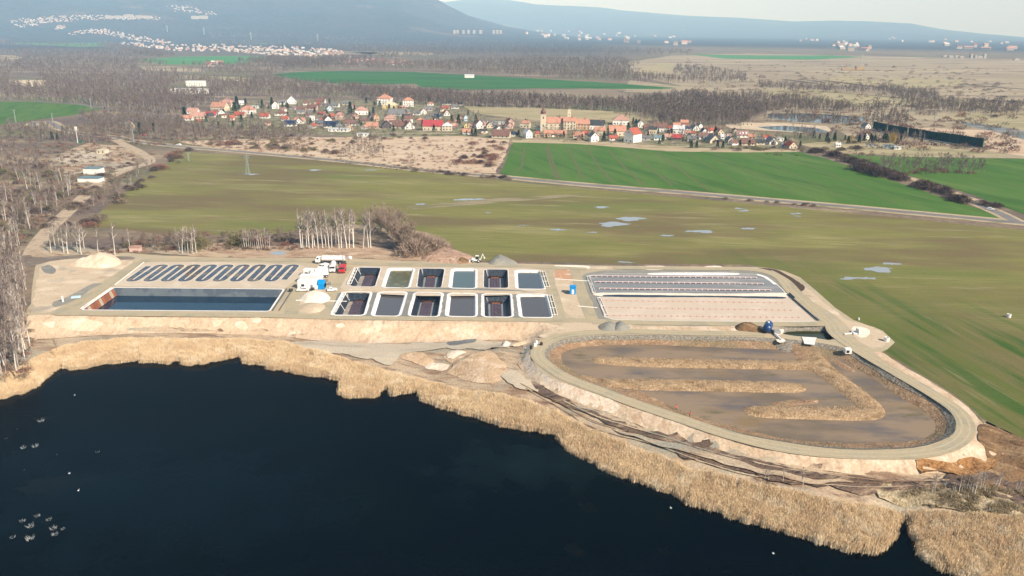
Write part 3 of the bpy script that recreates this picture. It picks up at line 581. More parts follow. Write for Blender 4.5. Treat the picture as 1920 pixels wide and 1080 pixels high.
bed('gravel_filter_bed',[(372,292),(1440,294),(1480,320),(1592,428),(1400,430),(1100,428),(700,424),(450,418),(405,405)],M('pink_fine_gravel',(.53,.44,.35),[((.58,.49,.40),10,.5,.65)],grain=.10,gs=.4),[(378,312,1400,326),(398,352,1448,368),(418,397,1492,409)],'pale pinkish gravel filter bed with three thin pipe rows, the near one',5,flat('dull_pink_pipe',(.50,.36,.30)))
ov('white_geotextile_strip',[q3(*p) for p in [(340,273),(700,270),(1100,275),(1430,272),(1450,290),(1100,286),(700,284),(345,284)]],m_white,6,.25,31,seg=1.2)
ov('dark_liner_gap',[q3(*p) for p in [(392,283),(1000,287),(1420,294),(1420,299),(1000,294),(392,288)]],m_liner,7,.2,32,seg=1.2)
for px in ([(1260,163),(1310,178),(1350,205),(1368,222),(1352,222),(1330,204),(1290,180),(1256,168)],[(640,160),(1160,160),(1160,166),(640,165)]):
    ov('white_liner_scrap',[q3(*p) for p in px],m_rim,7,.25,33,seg=1.0)
for (xa,ya,xb,yb,w) in [(1430,280,1600,428,.9),(1440,275,1468,300,.5)]:
    b=B();a=G(*q3(xa,ya));q=G(*q3(xb,yb));b.tube((*a,.5),(*q,.5),.28,n=6);tag(b.ob('drain_pipe',m_liner),('long dark' if w>.6 else 'short dark')+' drain pipe on the slanting right edge of the filter beds','pipe')
for (xa,ya,xb,yb,l) in [(308,178,340,270,'white pipe frame at the left end of the dark filter bed'),(368,300,408,395,'dark-edged pipe frame at the left end of the pale filter bed')]:
    b=B()
    for o_ in(-.6,.6):
        a=G(*q3(xa,ya));q=G(*q3(xb,yb));b.tube((a[0]+o_,a[1],.4),(q[0]+o_,q[1],.4),.12,n=6)
    for t in (0,.5,1): b.tube((a[0]*(1-t)+q[0]*t-.6,a[1]*(1-t)+q[1]*t,.4),(a[0]*(1-t)+q[0]*t+.6,a[1]*(1-t)+q[1]*t,.4),.12,n=6)
    tag(b.ob('pipe_frame',m_rim),l,'pipe frame')
for a,q,l in [((1041,524),(1105,528),'white pipe crossing the sand strip above the blue cabin'),((1083,575),(1120,578),'grey pipe crossing the sand strip below the blue cabin'),((555,564),(650,566),'white pipe across the yard below the sand heap')]:
    a=G(*a);q=G(*q);b=B();b.tube((*a,.22),(*q,.22),.18,n=6);tag(b.ob('feed_pipe',m_rim),l,'pipe')
# ---- wetland lagoon
WO=[(1055,665),(1067,657),(1117,649),(1233,648),(1367,653),(1457,657),(1478,660),(1488,668),(1486,674),(1500,684),(1524,680),(1536,668),(1555,666),(1573,673),(1613,697),(1647,718),(1680,742),(1730,770),(1750,790),(1747,810),(1723,823),(1663,828),(1563,828),(1480,822),(1413,808),(1347,792),(1300,777),(1260,760),(1222,744),(1197,733),(1168,729),(1128,716),(1100,706),(1075,694),(1058,680)]
WAP=rag(GP(WO,-2.0),2.2,.35,3)
m_lbank=M('brown_lagoon_bank',(.29,.185,.11),[((.40,.285,.18),2.2,.48,.64),((.19,.12,.075),4,.52,.66),((.22,.17,.10),20,.5,.62)],bump=.45,bs=.7,grain=.35,gs=.5)
m_berm=M('tan_reed_stubble',(.36,.245,.14),[((.46,.34,.21),1.6,.48,.64),((.24,.165,.09),3,.52,.66)],bump=.5,bs=.6,grain=.35,gs=.4)
m_rock=M('grey_rock_lining',(.215,.19,.15),[((.30,.285,.24),.9,.5,.64),((.12,.11,.095),.8,.52,.66)],bump=.45,bs=.7,grain=.4,gs=.5)
def zl(x,y):
    P=np.column_stack([x,y]);a=pdist(P,LIN,True);b=pdist(P,WAP,True);inn=pip(P,WAP);t=a/np.maximum(a+b,.01)
    z=-2.1*np.power(t,.8)-.1*0; z=z+.25*fbm(x,y,4,3,5)*np.clip(a/2,0,1)*np.clip(b/2,.0,1)
    return np.where(inn,-2.4,z)+.02*(a<.1)
sheet('lagoon_bank',LIN,zl,m_lbank,holes=[inset(WAP,.8)],grid=1.5)
# rock lining along the inner road edge
ring_in=[(a,b) for a,b in LIN]
LI2=[tuple(p) for p in inset(LIN,1.9)]
V,Tr=tri(LIN,[rag(LI2,2,.3,6)],1.3);zz=zl(V[:,0],V[:,1])+.10+.12*fbm(V[:,0],V[:,1],1.5,2,9)*(pdist(V,LIN,True)>.3)
ob('rock_lining',meshnp('rock_lining',np.column_stack([V,zz]),Tr,m_rock),kind='structure')
m_lag=water('lagoon_water_brown',(.255,.185,.12),.42,1.0,.004,[((.15,.115,.078),13,.45,.6,2.5,0),((.13,.11,.10),8,.50,.64,3,5),((.22,.15,.075),14,.55,.66,2,0),((.13,.11,.05),5,.6,.7,2,0)],ior=1.3)
sheet('lagoon_water',WAP and rag(inset(WAP,-1.2),3,0,1,smooth=False),-2.0,m_lag)
BERM1=[(1107,675),(1112,670),(1120,668.5),(1200,671),(1300,673),(1400,675),(1490,676),(1530,660),(1545,668),(1562,686),(1580,701),(1613,727),(1640,747),(1658,765),(1662,776),(1655,786),(1640,789),(1547,788),(1430,784),(1400,779),(1391,770),(1393,763),(1410,761),(1440,760),(1513,762),(1603,762),(1580,741),(1547,714),(1520,696),(1480,694),(1400,693),(1250,690),(1150,686),(1114,681)]
BERM2=[(1090,702),(1120,709),(1180,711),(1233,711),(1367,713),(1467,716.5),(1500,720),(1512,727),(1508,735),(1467,737),(1333,735),(1200,732),(1167,729),(1120,722),(1085,708)]
def berm(px,s,l,h=.85,w=3.0,zb_=-2.15): return mound('reed_berm',rag(GP(px,-2.0),1.6,.35,s),zb_,h,w,m_berm,grid=1.2,seed=s,rough=.16,kind=None,label=l,cat='berm')
berm(BERM1,11,'long tan earth berm that hooks round like a seven inside the brown lagoon')
berm(BERM2,12,'straight tan earth berm pointing right from the lagoon\'s left bank')
mound('mud_bar',rag(GP([(1440,757),(1470,750),(1500,748),(1540,750),(1535,757),(1500,761),(1450,762)],-2),1.5,.5,3),-2.1,.35,2,m_lbank,grid=1.2,kind='structure')
mound('mud_flat',rag(GP([(1530,660),(1560,668),(1590,684),(1612,697),(1600,700),(1578,692),(1550,676)],-2),1.5,.6,4),-2.15,.5,3,m_lbank,grid=1.2,kind='structure')
mound('mud_bar',rag(GP([(1165,729),(1200,733),(1225,744),(1262,762),(1235,757),(1205,745),(1180,735)],-2),1.5,.5,5),-2.1,.4,2,m_lbank,grid=1.2,kind='structure')
# rock chute
mound('rock_chute',rag(GP([(1456,640),(1482,640),(1486,650),(1478,658),(1462,655)],-1.0),1.2,.2,5),lambda x,y:zl(x,y)+.05,.3,2,m_rock,grid=.9,kind=None,label='grey rock chute running down from the road into the brown lagoon',cat='chute')
# ---- rock lined pond
def zr(x,y):
    d=pdist(np.column_stack([x,y]),ROCKP,True);return -np.minimum(d*.62,2.2)+.15*fbm(x,y,1.5,2,4)*np.clip(d,0,1)
sheet('rock_pond_wall',ROCKP,zr,m_rock,grid=.8)
sheet('rock_pond_water',inset(ROCKP,1.5),-1.35,water('pond_water_olive',(.035,.04,.012),.12,1,.004))
# ================= fields, roads, far ground =================
def adir(a,b): a=G(*a);b=G(*b);return -math.degrees(math.atan2(b[1]-a[1],b[0]-a[0]))
m_olive=M('young_crop_olive_field',(.205,.19,.058),[((.27,.24,.10),26,.47,.62,5,adir((900,420),(1500,440))),((.155,.108,.058),45,.45,.58,3.5,adir((900,420),(1500,440))),((.14,.16,.04),60,.55,.66,3,0),((.32,.27,.15),10,.60,.70,7,adir((900,420),(1500,445))),((.135,.14,.04),1.5,.42,.66,18,adir((900,420),(1500,440)))],grain=.2,gs=.7)
nt=m_olive.node_tree;p=nt.nodes['Principled BSDF']   # right part sown diagonally, greener
m_diag=M('diag',(.10,.12,.026),[((.15,.125,.05),16,.47,.62,9,adir((1560,545),(1880,735))),((.045,.095,.014),7,.5,.62,12,adir((1560,545),(1880,735))),((.20,.175,.09),2.5,.60,.70,22,adir((1560,545),(1880,735)))],grain=.12,gs=.8)
mo=m_olive
OL=[(322,287),(345,284),(500,293),(640,304),(800,322),(1000,345),(1300,372),(1600,400),(1920,432),(2500,490),(2900,800),(2300,965),(1960,838),(1920,822),(1846,786),(1828,770),(1790,740),(1745,712),(1690,680),(1650,660),(1650,640),(1640,618),(1590,598),(1550,573),(1515,543),(1490,520),(1465,506),(1400,496),(1230,495),(1110,494),(1040,492),(960,490),(900,489),(868,476),(840,455),(800,436),(740,425),(650,420),(560,432),(500,440),(420,442),(300,438),(240,432),(200,428),(165,428),(172,412),(195,390),(235,360),(275,330),(318,302)]
sheet('olive_field',rag(GP(OL),6,.8,2,smooth=False),.011,m_olive)
DG=[(1500,503),(1560,505),(1650,520),(1780,560),(1920,600),(2500,750),(2300,955),(1960,833),(1920,817),(1848,780),(1830,764),(1792,730),(1757,700),(1702,663),(1680,650),(1683,637),(1665,614),(1604,591),(1562,564),(1530,536)]
# the diagonal sowing fades into the rest through a noisy edge: one material, mixed by position
def graft(ma,mb,cx,cy,r0,r1,ang):
    """mix material b's colour into a's by distance along a direction on the ground (a change of crop)"""
    nt=ma.node_tree;N=nt.nodes.new;L=nt.links.new;p=nt.nodes['Principled BSDF'];src=p.inputs['Base Color'].links[0].from_socket;mp={}
    for n in mb.node_tree.nodes:
        if n.type in('OUTPUT_MATERIAL','BSDF_PRINCIPLED'):continue
        c=N(n.bl_idname);mp[n]=c
        for a in('vector_type','operation'):
            if hasattr(n,a):setattr(c,a,getattr(n,a))
        for i,s in enumerate(n.inputs):
            if hasattr(s,'default_value'):
                try:c.inputs[i].default_value=s.default_value
                except:pass
        if n.type=='RGB':c.outputs[0].default_value=n.outputs[0].default_value
    out=None
    for l in mb.node_tree.links:
        if l.to_node in mp:L(mp[l.from_node].outputs[list(l.from_node.outputs).index(l.from_socket)],mp[l.to_node].inputs[list(l.to_node.inputs).index(l.to_socket)])
        elif l.to_socket.name=='Base Color':out=mp[l.from_node].outputs[list(l.from_node.outputs).index(l.from_socket)]
    g=N('ShaderNodeNewGeometry');d=N('ShaderNodeVectorMath');d.operation='DOT_PRODUCT';s=N('ShaderNodeVectorMath');s.operation='SUBTRACT';s.inputs[1].default_value=(cx,cy,0);L(g.outputs[0],s.inputs[0]);L(s.outputs[0],d.inputs[0]);d.inputs[1].default_value=(math.cos(ang),math.sin(ang),0)
    t=N('ShaderNodeTexNoise');t.inputs['Scale'].default_value=.03;t.inputs['Detail'].default_value=6;L(g.outputs[0],t.inputs[0]);ad=N('ShaderNodeMath');ad.operation='MULTIPLY_ADD';L(t.outputs[0],ad.inputs[0]);ad.inputs[1].default_value=70;L(d.outputs['Value'],ad.inputs[2])
    r=N('ShaderNodeMapRange');r.inputs['From Min'].default_value=r0+35;r.inputs['From Max'].default_value=r1+35;L(ad.outputs[0],r.inputs[0])
    sx=N('ShaderNodeSeparateXYZ');L(g.outputs[0],sx.inputs[0]);a2=N('ShaderNodeMath');a2.operation='MULTIPLY_ADD';L(t.outputs[0],a2.inputs[0]);a2.inputs[1].default_value=60;L(sx.outputs[0],a2.inputs[2])
    r2=N('ShaderNodeMapRange');r2.inputs['From Min'].default_value=cx-20;r2.inputs['From Max'].default_value=cx+45;L(a2.outputs[0],r2.inputs[0]);ml=N('ShaderNodeMath');ml.operation='MULTIPLY';L(r.outputs[0],ml.inputs[0]);L(r2.outputs[0],ml.inputs[1])
    x=N('ShaderNodeMixRGB');L(ml.outputs[0],x.inputs[0]);L(src,x.inputs[1]);L(out,x.inputs[2]);L(x.outputs[0],p.inputs['Base Color'])
a=np.array(G(1500,503));b=np.array(G(1900,590));q=b-a;nrm=math.atan2(-q[0],q[1])+math.pi
graft(m_olive,m_diag,a[0],a[1],-25,35,math.atan2(-q[0],q[1]))
m_green=M('lush_winter_wheat_field',(.062,.14,.018),[((.09,.16,.03),30,.45,.62,4,adir((1080,275),(1180,350))),((.040,.105,.014),14,.48,.66,7,adir((1300,290),(1750,400))),((.11,.14,.045),5,.56,.70,10,adir((1300,290),(1750,400)))],grain=.12,gs=1.5)
m_green2=M('dark_green_field',(.035,.14,.025),[((.022,.10,.02),60,.45,.6,4,0),((.06,.13,.035),30,.50,.64,7,0),((.09,.12,.05),12,.58,.7,12,3)],grain=.08,gs=4)
m_far=M('distant_green_field',(.06,.20,.06),[((.08,.22,.07),150,.45,.6,4,0)],grain=.06,gs=8)
m_pale=M('pale_dry_meadow',(.35,.295,.175),[((.26,.235,.125),35,.48,.6,4,0),((.40,.34,.21),18,.54,.66,4,0),((.20,.16,.09),9,.60,.68,3,0)],grain=.15,gs=2)
m_scrub=M('sandy_dry_scrub',(.50,.38,.265),[((.40,.28,.185),20,.5,.62,3,0),((.56,.45,.33),12,.5,.64,3,0),((.25,.16,.11),7,.62,.70,2,0)],grain=.2,gs=2)
m_steppe=M('brown_steppe',(.29,.235,.16),[((.37,.31,.205),110,.48,.58,5,-6),((.19,.145,.105),80,.54,.62,5,-6),((.44,.37,.26),30,.60,.68,7,-6),((.12,.10,.09),22,.62,.7,5,-8)],grain=.2,gs=6)
m_brownf=M('bare_brown_field',(.21,.165,.115),[((.26,.215,.14),60,.48,.62,4,0)],grain=.1,gs=5)
m_verge=M('dry_verge_grass',(.42,.34,.22),[((.30,.22,.14),6,.5,.64,3,0),((.20,.19,.09),12,.55,.66,3,0)],grain=.2,gs=1)
def fld(name,px,mat,z=.06,amp=1.0,seg=12,s=1,**k): return sheet(name,rag(GP(px),seg*.6,amp*1.25,s,smooth=False),z,mat,**k)
fld('steppe',[(1160,120),(1260,104),(1400,100),(1920,112),(2700,130),(2900,330),(2100,310),(1900,296),(1700,292),(1620,284),(1600,262),(1560,240),(1440,232),(1330,205),(1290,180),(1270,160),(1180,140)],m_steppe,.05,6,60)
fld('dry_meadow',[(868,199),(1000,202),(1100,206),(1180,211),(1232,219),(1234,225),(1170,228),(1050,228),(960,222),(890,212)],m_pale,.10,2,s=3)
fld('brown_field',[(560,167),(700,172),(860,170),(1150,167),(1178,180),(1180,192),(1000,190),(860,186),(700,178)],m_brownf,.07,3,30,s=4)
fld('dry_meadow',[(1180,150),(1300,165),(1420,178),(1480,188),(1400,186),(1300,178),(1170,172)],m_steppe,.08,3,30,s=5)
fld('dry_meadow',[(1420,164),(1540,168),(1680,182),(1740,190),(1690,200),(1560,196),(1440,180)],m_pale,.10,3,30,s=6)
fld('dry_meadow',[(1760,218),(1820,208),(1920,208),(2200,215),(2200,250),(1920,245),(1820,232)],m_pale,.10,3,30,s=7)
fld('dry_meadow',[(1500,270),(1600,262),(1740,272),(1840,285),(1910,292),(1700,292),(1560,287)],m_pale,.10,1.5,15,s=8)
fld('dry_meadow',[(1700,238),(1860,245),(1920,262),(2100,290),(1920,294),(1850,282),(1840,262)],m_scrub,.09,2.5,25,s=88)
fld('dry_meadow',[(1740,185),(1830,190),(1920,198),(2100,205),(1900,203),(1780,196)],m_pale,.10,3,25,s=89)
fld('sandy_scrubland',[(330,265),(440,262),(560,256),(640,258),(760,252),(860,255),(958,262),(950,285),(930,325),(860,322),(760,313),(640,302),(500,288),(390,276)],m_scrub,.08,2,15,s=9)
fld('scrub_clearing',[(95,300),(130,280),(165,268),(235,274),(262,288),(255,306),(215,318),(150,325),(90,322)],m_bench,.09,3,8,s=10)
fld('dry_field_track',[(760,388),(900,374),(1050,366),(1110,362),(1060,370),(950,379),(840,388),(780,393)],M('bare_pale_strip',(.27,.225,.14),[((.16,.15,.06),8,.46,.6,4,0)],grain=.15),.09,1.6,10,s=11)
GF=[(962,265),(1000,265),(1080,268),(1200,277),(1250,282),(1400,284),(1495,284),(1540,295),(1600,315),(1680,341),(1760,368),(1830,390),(1890,414),(1860,413),(1600,385),(1450,372),(1300,358),(1100,343),(1000,336),(937,326),(952,295)]
fld('green_field',GF,m_green,.10,.6,8,s=12)
fld('green_field',[(1562,289),(1650,293),(1780,296),(1930,298),(2500,310),(2500,520),(1920,402),(1880,388),(1830,368),(1770,348),(1735,338),(1640,312),(1590,298)],m_green,.10,.8,10,s=13)
fld('green_field',[(510,140),(560,135),(640,133),(780,135),(900,142),(1000,147),(1100,153),(1180,158),(1270,165),(1235,167),(1100,166),(1000,166),(860,168),(790,164),(778,157),(720,158),(640,158),(560,150)],m_green2,.09,4,40,s=14)
fld('green_field',[(-100,190),(60,191),(150,197),(192,205),(150,214),(60,226),(0,234),(-100,240)],m_green,.09,2,20,s=15)
fld('green_field',[(12,76),(60,71),(130,72),(200,82),(215,86),(150,88),(20,81)],m_far,.15,6,80,s=16)
fld('green_field',[(258,112),(330,107),(400,105),(480,105),(528,109),(490,115),(420,121),(300,121)],m_far,.13,4,60,s=17)
fld('green_field',[(330,70),(400,70),(418,76),(410,82),(345,79)],m_far,.15,6,80,s=18)
fld('green_field',[(470,72),(512,73),(515,80),(495,83),(470,81)],m_far,.15,6,80,s=19)
fld('pale_field',[(270,63),(320,58),(365,62),(340,68),(285,67)],m_pale,.15,6,80,s=20)
fld('green_field',[(1290,102),(1420,104),(1560,104),(1620,107),(1520,112),(1360,110)],m_far,.15,8,80,s=21)
fld('pale_field',[(1190,133),(1215,124),(1250,117),(1270,122),(1258,138),(1225,138)],m_pale,.15,4,40,s=22)
fld('pale_field',[(262,125),(320,124),(385,129),(375,136),(320,134),(270,132)],m_steppe,.15,4,40,s=61);fld('pale_field',[(-60,103),(25,104),(45,108),(20,113),(-60,112)],m_steppe,.15,4,40,s=62);fld('pale_field',[(640,96),(760,97),(830,100),(800,104),(700,103)],m_steppe,.15,4,40,s=63)
fld('pale_field',[(560,100),(640,97),(720,98),(700,102),(600,103)],m_brownf,.15,4,40,s=23)
fld('pale_field',[(340,142),(400,143),(470,147),(460,153),(400,150),(340,147)],m_pale,.12,4,40,s=24)
m_pond=water('distant_pond_water',(.03,.045,.06),.08,.5,.01)
fld('far_pond',[(1440,213),(1500,212),(1560,215),(1622,220),(1620,228),(1560,232),(1480,227),(1440,221)],m_pond,.14,2,20,s=25)
fld('beach',[(1360,233),(1400,230),(1470,231),(1550,237),(1560,246),(1500,249),(1420,244),(1365,240)],m_sand,.14,1.5,12,s=26)
fld('bathing_pond',[(1420,238),(1470,236),(1530,240),(1552,246),(1540,249),(1490,247),(1440,243)],m_pond,.18,1,12,s=27)
fld('mine_slurry',[(1800,229),(1850,233),(1920,246),(2100,262),(2100,285),(1920,262),(1860,245),(1810,236)],M('grey_slurry',(.16,.18,.185),[((.28,.27,.24),14,.5,.65,3,0)],grain=.2),.14,2,15,s=28)
for i,(px,w) in enumerate([([(1520,160),(1580,140),(1640,150),(1700,168),(1640,160)],0),([(1640,145),(1800,150),(1830,160),(1700,165)],0)]): fld('bare_sand',px,m_pale,.13+.01*i,5,40,s=30+i)
m_dl=M('dark_ditch_scrub',(.075,.058,.05),grain=.4,gs=4)
for i,(l,w) in enumerate([([(1470,149),(1500,153),(1530,157)],16),([(1545,151),(1600,158),(1640,163)],18),([(1515,151),(1550,155)],14),([(1540,172),(1620,178),(1700,185)],9),([(1800,157),(1860,163),(1960,170)],16),([(1820,185),(1900,191),(2000,196)],14),([(1460,172),(1540,176)],8)]): ribbon('ditch',GP(l),w,.3+.01*i,m_dl,seg=20)
ribbon('mine_track',GP([(1583,137),(1610,148),(1640,160),(1660,168)]),12,.32,m_pale,seg=20)
# pale puddles lying on the crop
m_pud=water('field_puddle_water',(.30,.32,.33),.12,.5,.004)
PUD=[(885,374,30,3),(790,383,11,1.6),(1148,421,28,5),(1183,411,25,4),(1046,431,16,1.8),(1316,434,24,3.2),(1110,436,12,1.8),(1395,395,11,1.8),(1493,401,11,1.8),(1128,389,12,2),(1250,442,13,1.6),(1650,506,26,6),(1672,495,16,3),(1606,522,32,3.6),(1403,429,11,2.2),(590,319,11,1.2),(470,327,15,1),(692,319,20,.8),(1176,492,16,1.8),(985,423,11,1.4),(915,399,8,1.2),(1388,391,12,1),(1500,406,9,.8)]
for i,(x,y,a_,b_) in enumerate(PUD):
    pp=[(x+a_*math.cos(t)*(1+.3*math.sin(3*t+i)),y+b_*.8*math.sin(t)*(1+.25*math.cos(2*t+i))) for t in np.arange(0,6.28,.3)]
    tag(fld('puddle',pp,m_pud,.085,1.5,1.3,s=i+40),None)
# tramlines in the wheat
m_tl=M('wheat_tramline',(.12,.115,.05),grain=.25,gs=1)
TL=[[(983,275),(980,300),(978,312),(966,322)],[(1024,275),(1030,300),(1043,334)],[(1028,274),(1035,300),(1050,336)],[(1064,276),(1080,308),(1092,336)],[(1100,276),(1120,308),(1148,342)],[(1140,280),(1175,318),(1205,346)],[(1181,284),(1205,304),(1260,348)],[(1230,286),(1270,315),(1330,358)],[(1290,288),(1360,330),(1400,352)],[(1340,288),(1420,328),(1490,366)],[(1400,287),(1500,332),(1580,372)],[(1460,288),(1560,328),(1680,382)]]
for i,l in enumerate(TL): ribbon('wheat_tramline',GP(l),1.6 if i<8 else 1.0,.13+.003*i,m_tl,seg=8)
# asphalt roads with verges
m_asph=M('worn_asphalt',(.20,.19,.185),[((.16,.155,.15),4,.45,.6,6,5)],grain=.08,gs=.6)
RD=[(60,236),(68,229),(85,228),(120,243),(165,252),(215,257),(262,266),(340,275),(480,287),(640,302),(800,320),(940,332),(1100,347),(1300,363),(1450,376),(1600,389),(1750,403),(1900,417),(2100,436)]
ribbon('road_verge',GP(RD),15,.16,m_verge,seg=12);ribbon('road',GP(RD),6.5,.20,m_asph,seg=12)
RD2=[(1905,416),(1880,403),(1850,390),(1820,378),(1790,370)]
ribbon('road_verge',GP(RD2),11,.165,m_verge,seg=10);ribbon('road',GP(RD2),6.0,.21,m_asph,seg=10)
ribbon('road_verge',GP([(1560,288),(1620,306),(1700,332),(1760,352),(1830,376)]),7,.12,m_verge,seg=10)
ribbon('road',GP([(-60,192),(60,190),(150,196),(200,203),(270,212),(330,222)]),6,.2,m_asph,seg=15)
m_lane=M('pale_dirt_lane',(.42,.33,.235),[((.30,.23,.16),5,.5,.64)],grain=.2,gs=.6)
ribbon('dirt_road',GP([(60,478),(72,455),(95,428),(130,395),(165,362),(200,335),(240,318),(280,305),(262,285),(235,272),(215,262)]),8,.11,m_lane,seg=6)
ribbon('dirt_road',GP([(120,330),(160,322),(200,322),(250,312)]),6,.12,m_track,seg=6)
fld('concrete_yard',[(105,297),(150,283),(200,281),(215,285),(200,300),(150,306),(110,305)],m_track,.13,.5,6,s=51)
ribbon('village_street',GP([(575,212),(590,205),(622,190)]),7,.2,m_asph,seg=8);ribbon('village_street',GP([(795,222),(810,214),(825,203),(800,199)]),6,.2,m_asph,seg=8)
ribbon('village_street',GP([(700,250),(900,252),(980,258),(1100,268),(1230,275),(1300,275)]),5,.2,m_verge,seg=10)
fld('village_gardens',[(330,235),(380,215),(440,192),(560,186),(700,188),(840,192),(870,205),(940,228),(1060,232),(1180,232),(1260,235),(1400,245),(1500,262),(1495,282),(1350,281),(1200,275),(1080,268),(960,262),(860,255),(700,258),(560,250),(440,240)],M('village_garden_ground',(.21,.19,.115),[((.13,.14,.055),16,.46,.6),((.33,.30,.24),9,.54,.64),((.14,.10,.075),12,.58,.66)],grain=.3,gs=3),.11,2,15,s=52)
fld('field_edge_strip',[(958,262),(1060,262),(1200,270),(1260,276),(1400,280),(1500,281),(1500,285),(1400,286),(1250,284),(1200,279),(1080,270),(962,267)],m_verge,.12,1,10,s=53)
# ================= vegetation =================
def slivers(P,D,L,Wd,rg):
    D=D/np.linalg.norm(D,axis=1)[:,None];n=len(P);r=rg.normal(size=(n,3));s=np.cross(D,r);s/=np.linalg.norm(s,axis=1)[:,None]
    V=np.empty((n,3,3));V[:,0]=P-s*Wd[:,None]/2;V[:,1]=P+s*Wd[:,None]/2;V[:,2]=P+D*L[:,None];return V.reshape(-1,3),np.arange(3*n).reshape(n,3)
def limb(pts,rad,ns=4):
    V=[];T=[];pts=np.array(pts,float);n=len(pts)
    for i in range(n):
        t=pts[min(i+1,n-1)]-pts[max(i-1,0)];t/=np.linalg.norm(t);u=np.cross(t,[.3,.9,.1]);u/=np.linalg.norm(u);w=np.cross(t,u)
        for k in range(ns):
            a=2*math.pi*k/ns;V.append(pts[i]+(u*math.cos(a)+w*math.sin(a))*rad[i])
    for i in range(n-1):
        for k in range(ns):
            a=i*ns+k;b=i*ns+(k+1)%ns;T+=[(a,b,b+ns),(a,b+ns,a+ns)]
    return np.array(V),np.array(T)
def join(L):
    V=[];T=[];o=0
    for v,t in L:V.append(v);T.append(t+o);o+=len(v)
    return np.vstack(V),np.vstack(T)
def baretree(seed,h=12,stems=1,spread=.2,ntw=420,tw=.06,r0=.16,nl=9,low=.3,cr=.24,lean=.08,tl=1.3,drop=0):
    rg=np.random.default_rng(seed);parts=[];P=[];D=[];Ln=[]
    for s in range(stems):
        a=rg.uniform(0,6.28);ln=rg.uniform(.3,1)*lean*h+(spread*h*rg.uniform(.3,1) if stems>1 else 0);hh=h*rg.uniform(.8,1) if s else h
        n=7;tt=np.linspace(0,1,n);bend=np.column_stack([np.cos(a)*ln*tt**1.3+rg.normal(0,.012*h,n)*tt,np.sin(a)*ln*tt**1.3+rg.normal(0,.012*h,n)*tt,tt*hh])
        bend[0,:2]+=rg.normal(0,.15,2) if stems>1 else 0
        parts.append(limb(bend,r0*(1-tt*.88)*(h/12)))
        for k in range(nl):
            t=rg.uniform(low,.95);b0=np.array([np.interp(t,tt,bend[:,j]) for j in range(3)]);aa=rg.uniform(0,6.28)
            L=cr*h*rg.uniform(.5,1.1)*(1.25-t)*1.3;up=rg.uniform(.8,1.6);d=np.array([math.cos(aa),math.sin(aa),up]);d/=np.linalg.norm(d)
            b1=b0+d*L*.5;b2=b1+(d+np.array([0,0,.25-drop]))*L*.5
            parts.append(limb([b0,b1,b2],np.array([.085,.055,.02])*(h/12)*(r0/.16),3))
            m=max(2,int(ntw/stems/nl));u=rg.uniform(.15,1,m)[:,None];pp=b0+(b2-b0)*u
            P.append(pp);D.append(d*.7+rg.normal(0,.55,(m,3))+np.array([0,0,.35-drop]));Ln.append(rg.uniform(.5,1,m)*tl*(h/12))
        m=int(ntw*.25/stems);t=rg.uniform(low,1,m);pp=np.column_stack([np.interp(t,tt,bend[:,j]) for j in range(3)]);P.append(pp);D.append(rg.normal(0,.6,(m,3))+np.array([0,0,.6]));Ln.append(rg.uniform(.4,1,m)*tl*(h/12))
    P=np.vstack(P);D=np.vstack(D);Ln=np.concatenate(Ln);tV=slivers(P,D,Ln,rg.uniform(.6,1.3,len(P))*tw,rg)
    return join(parts),tV
def bushA(seed,r=2.2,h=2.6,n=500,tw=.09,tl=1.0):
    rg=np.random.default_rng(seed);a=rg.uniform(0,6.28,n);q=np.sqrt(rg.uniform(0,1,n));z=rg.uniform(0,1,n)**.8
    lob=1+.3*np.sin(3*a+seed)+.2*np.sin(5*a+2*seed);R_=r*q*np.sqrt(np.maximum(1-z*z*.85,.05))*lob
    P=np.column_stack([R_*np.cos(a),R_*np.sin(a),z*h*.85*(1-.25*q)]);D=np.column_stack([np.cos(a)*q,np.sin(a)*q,.9+0*q])+rg.normal(0,.45,(n,3))
    tw_=slivers(P,D,rg.uniform(.5,1,n)*tl,rg.uniform(.6,1.4,n)*tw,rg)
    st=[]
    for k in range(6):
        aa=rg.uniform(0,6.28);st.append(limb([[0,0,0],[math.cos(aa)*r*.3,math.sin(aa)*r*.3,h*.45],[math.cos(aa)*r*.6,math.sin(aa)*r*.6,h*.8]],[.07,.05,.02],3))
    return join(st),tw_
def coniferA(seed,h=11,r=2.0,n=700):
    rg=np.random.default_rng(seed);z=rg.uniform(0,1,n)**.8;a=rg.uniform(0,6.28,n);q=rg.uniform(.25,1,n)*(1-z)*(1+.18*np.sin(z*40));P=np.column_stack([q*r*np.cos(a),q*r*np.sin(a),.6+z*(h-.8)])
    D=np.column_stack([np.cos(a),np.sin(a),-.25+0*a])+rg.normal(0,.3,(n,3));return limb([[0,0,0],[0,0,h*.5],[0,0,h*.95]],[.2,.12,.03],5),slivers(P,D,rg.uniform(.5,1,n)*1.1,rg.uniform(.35,.6,n),rg)
m_bark=M('white_birch_bark',(.62,.58,.52),[((.16,.13,.11),.35,.6,.68)],grain=.15,gs=.5,rnd=.12);m_barkd=M('grey_brown_bark',(.20,.165,.135),grain=.2,rnd=.2);m_barkp=M('pale_trunk_bark',(.42,.37,.32),grain=.2,rnd=.2)
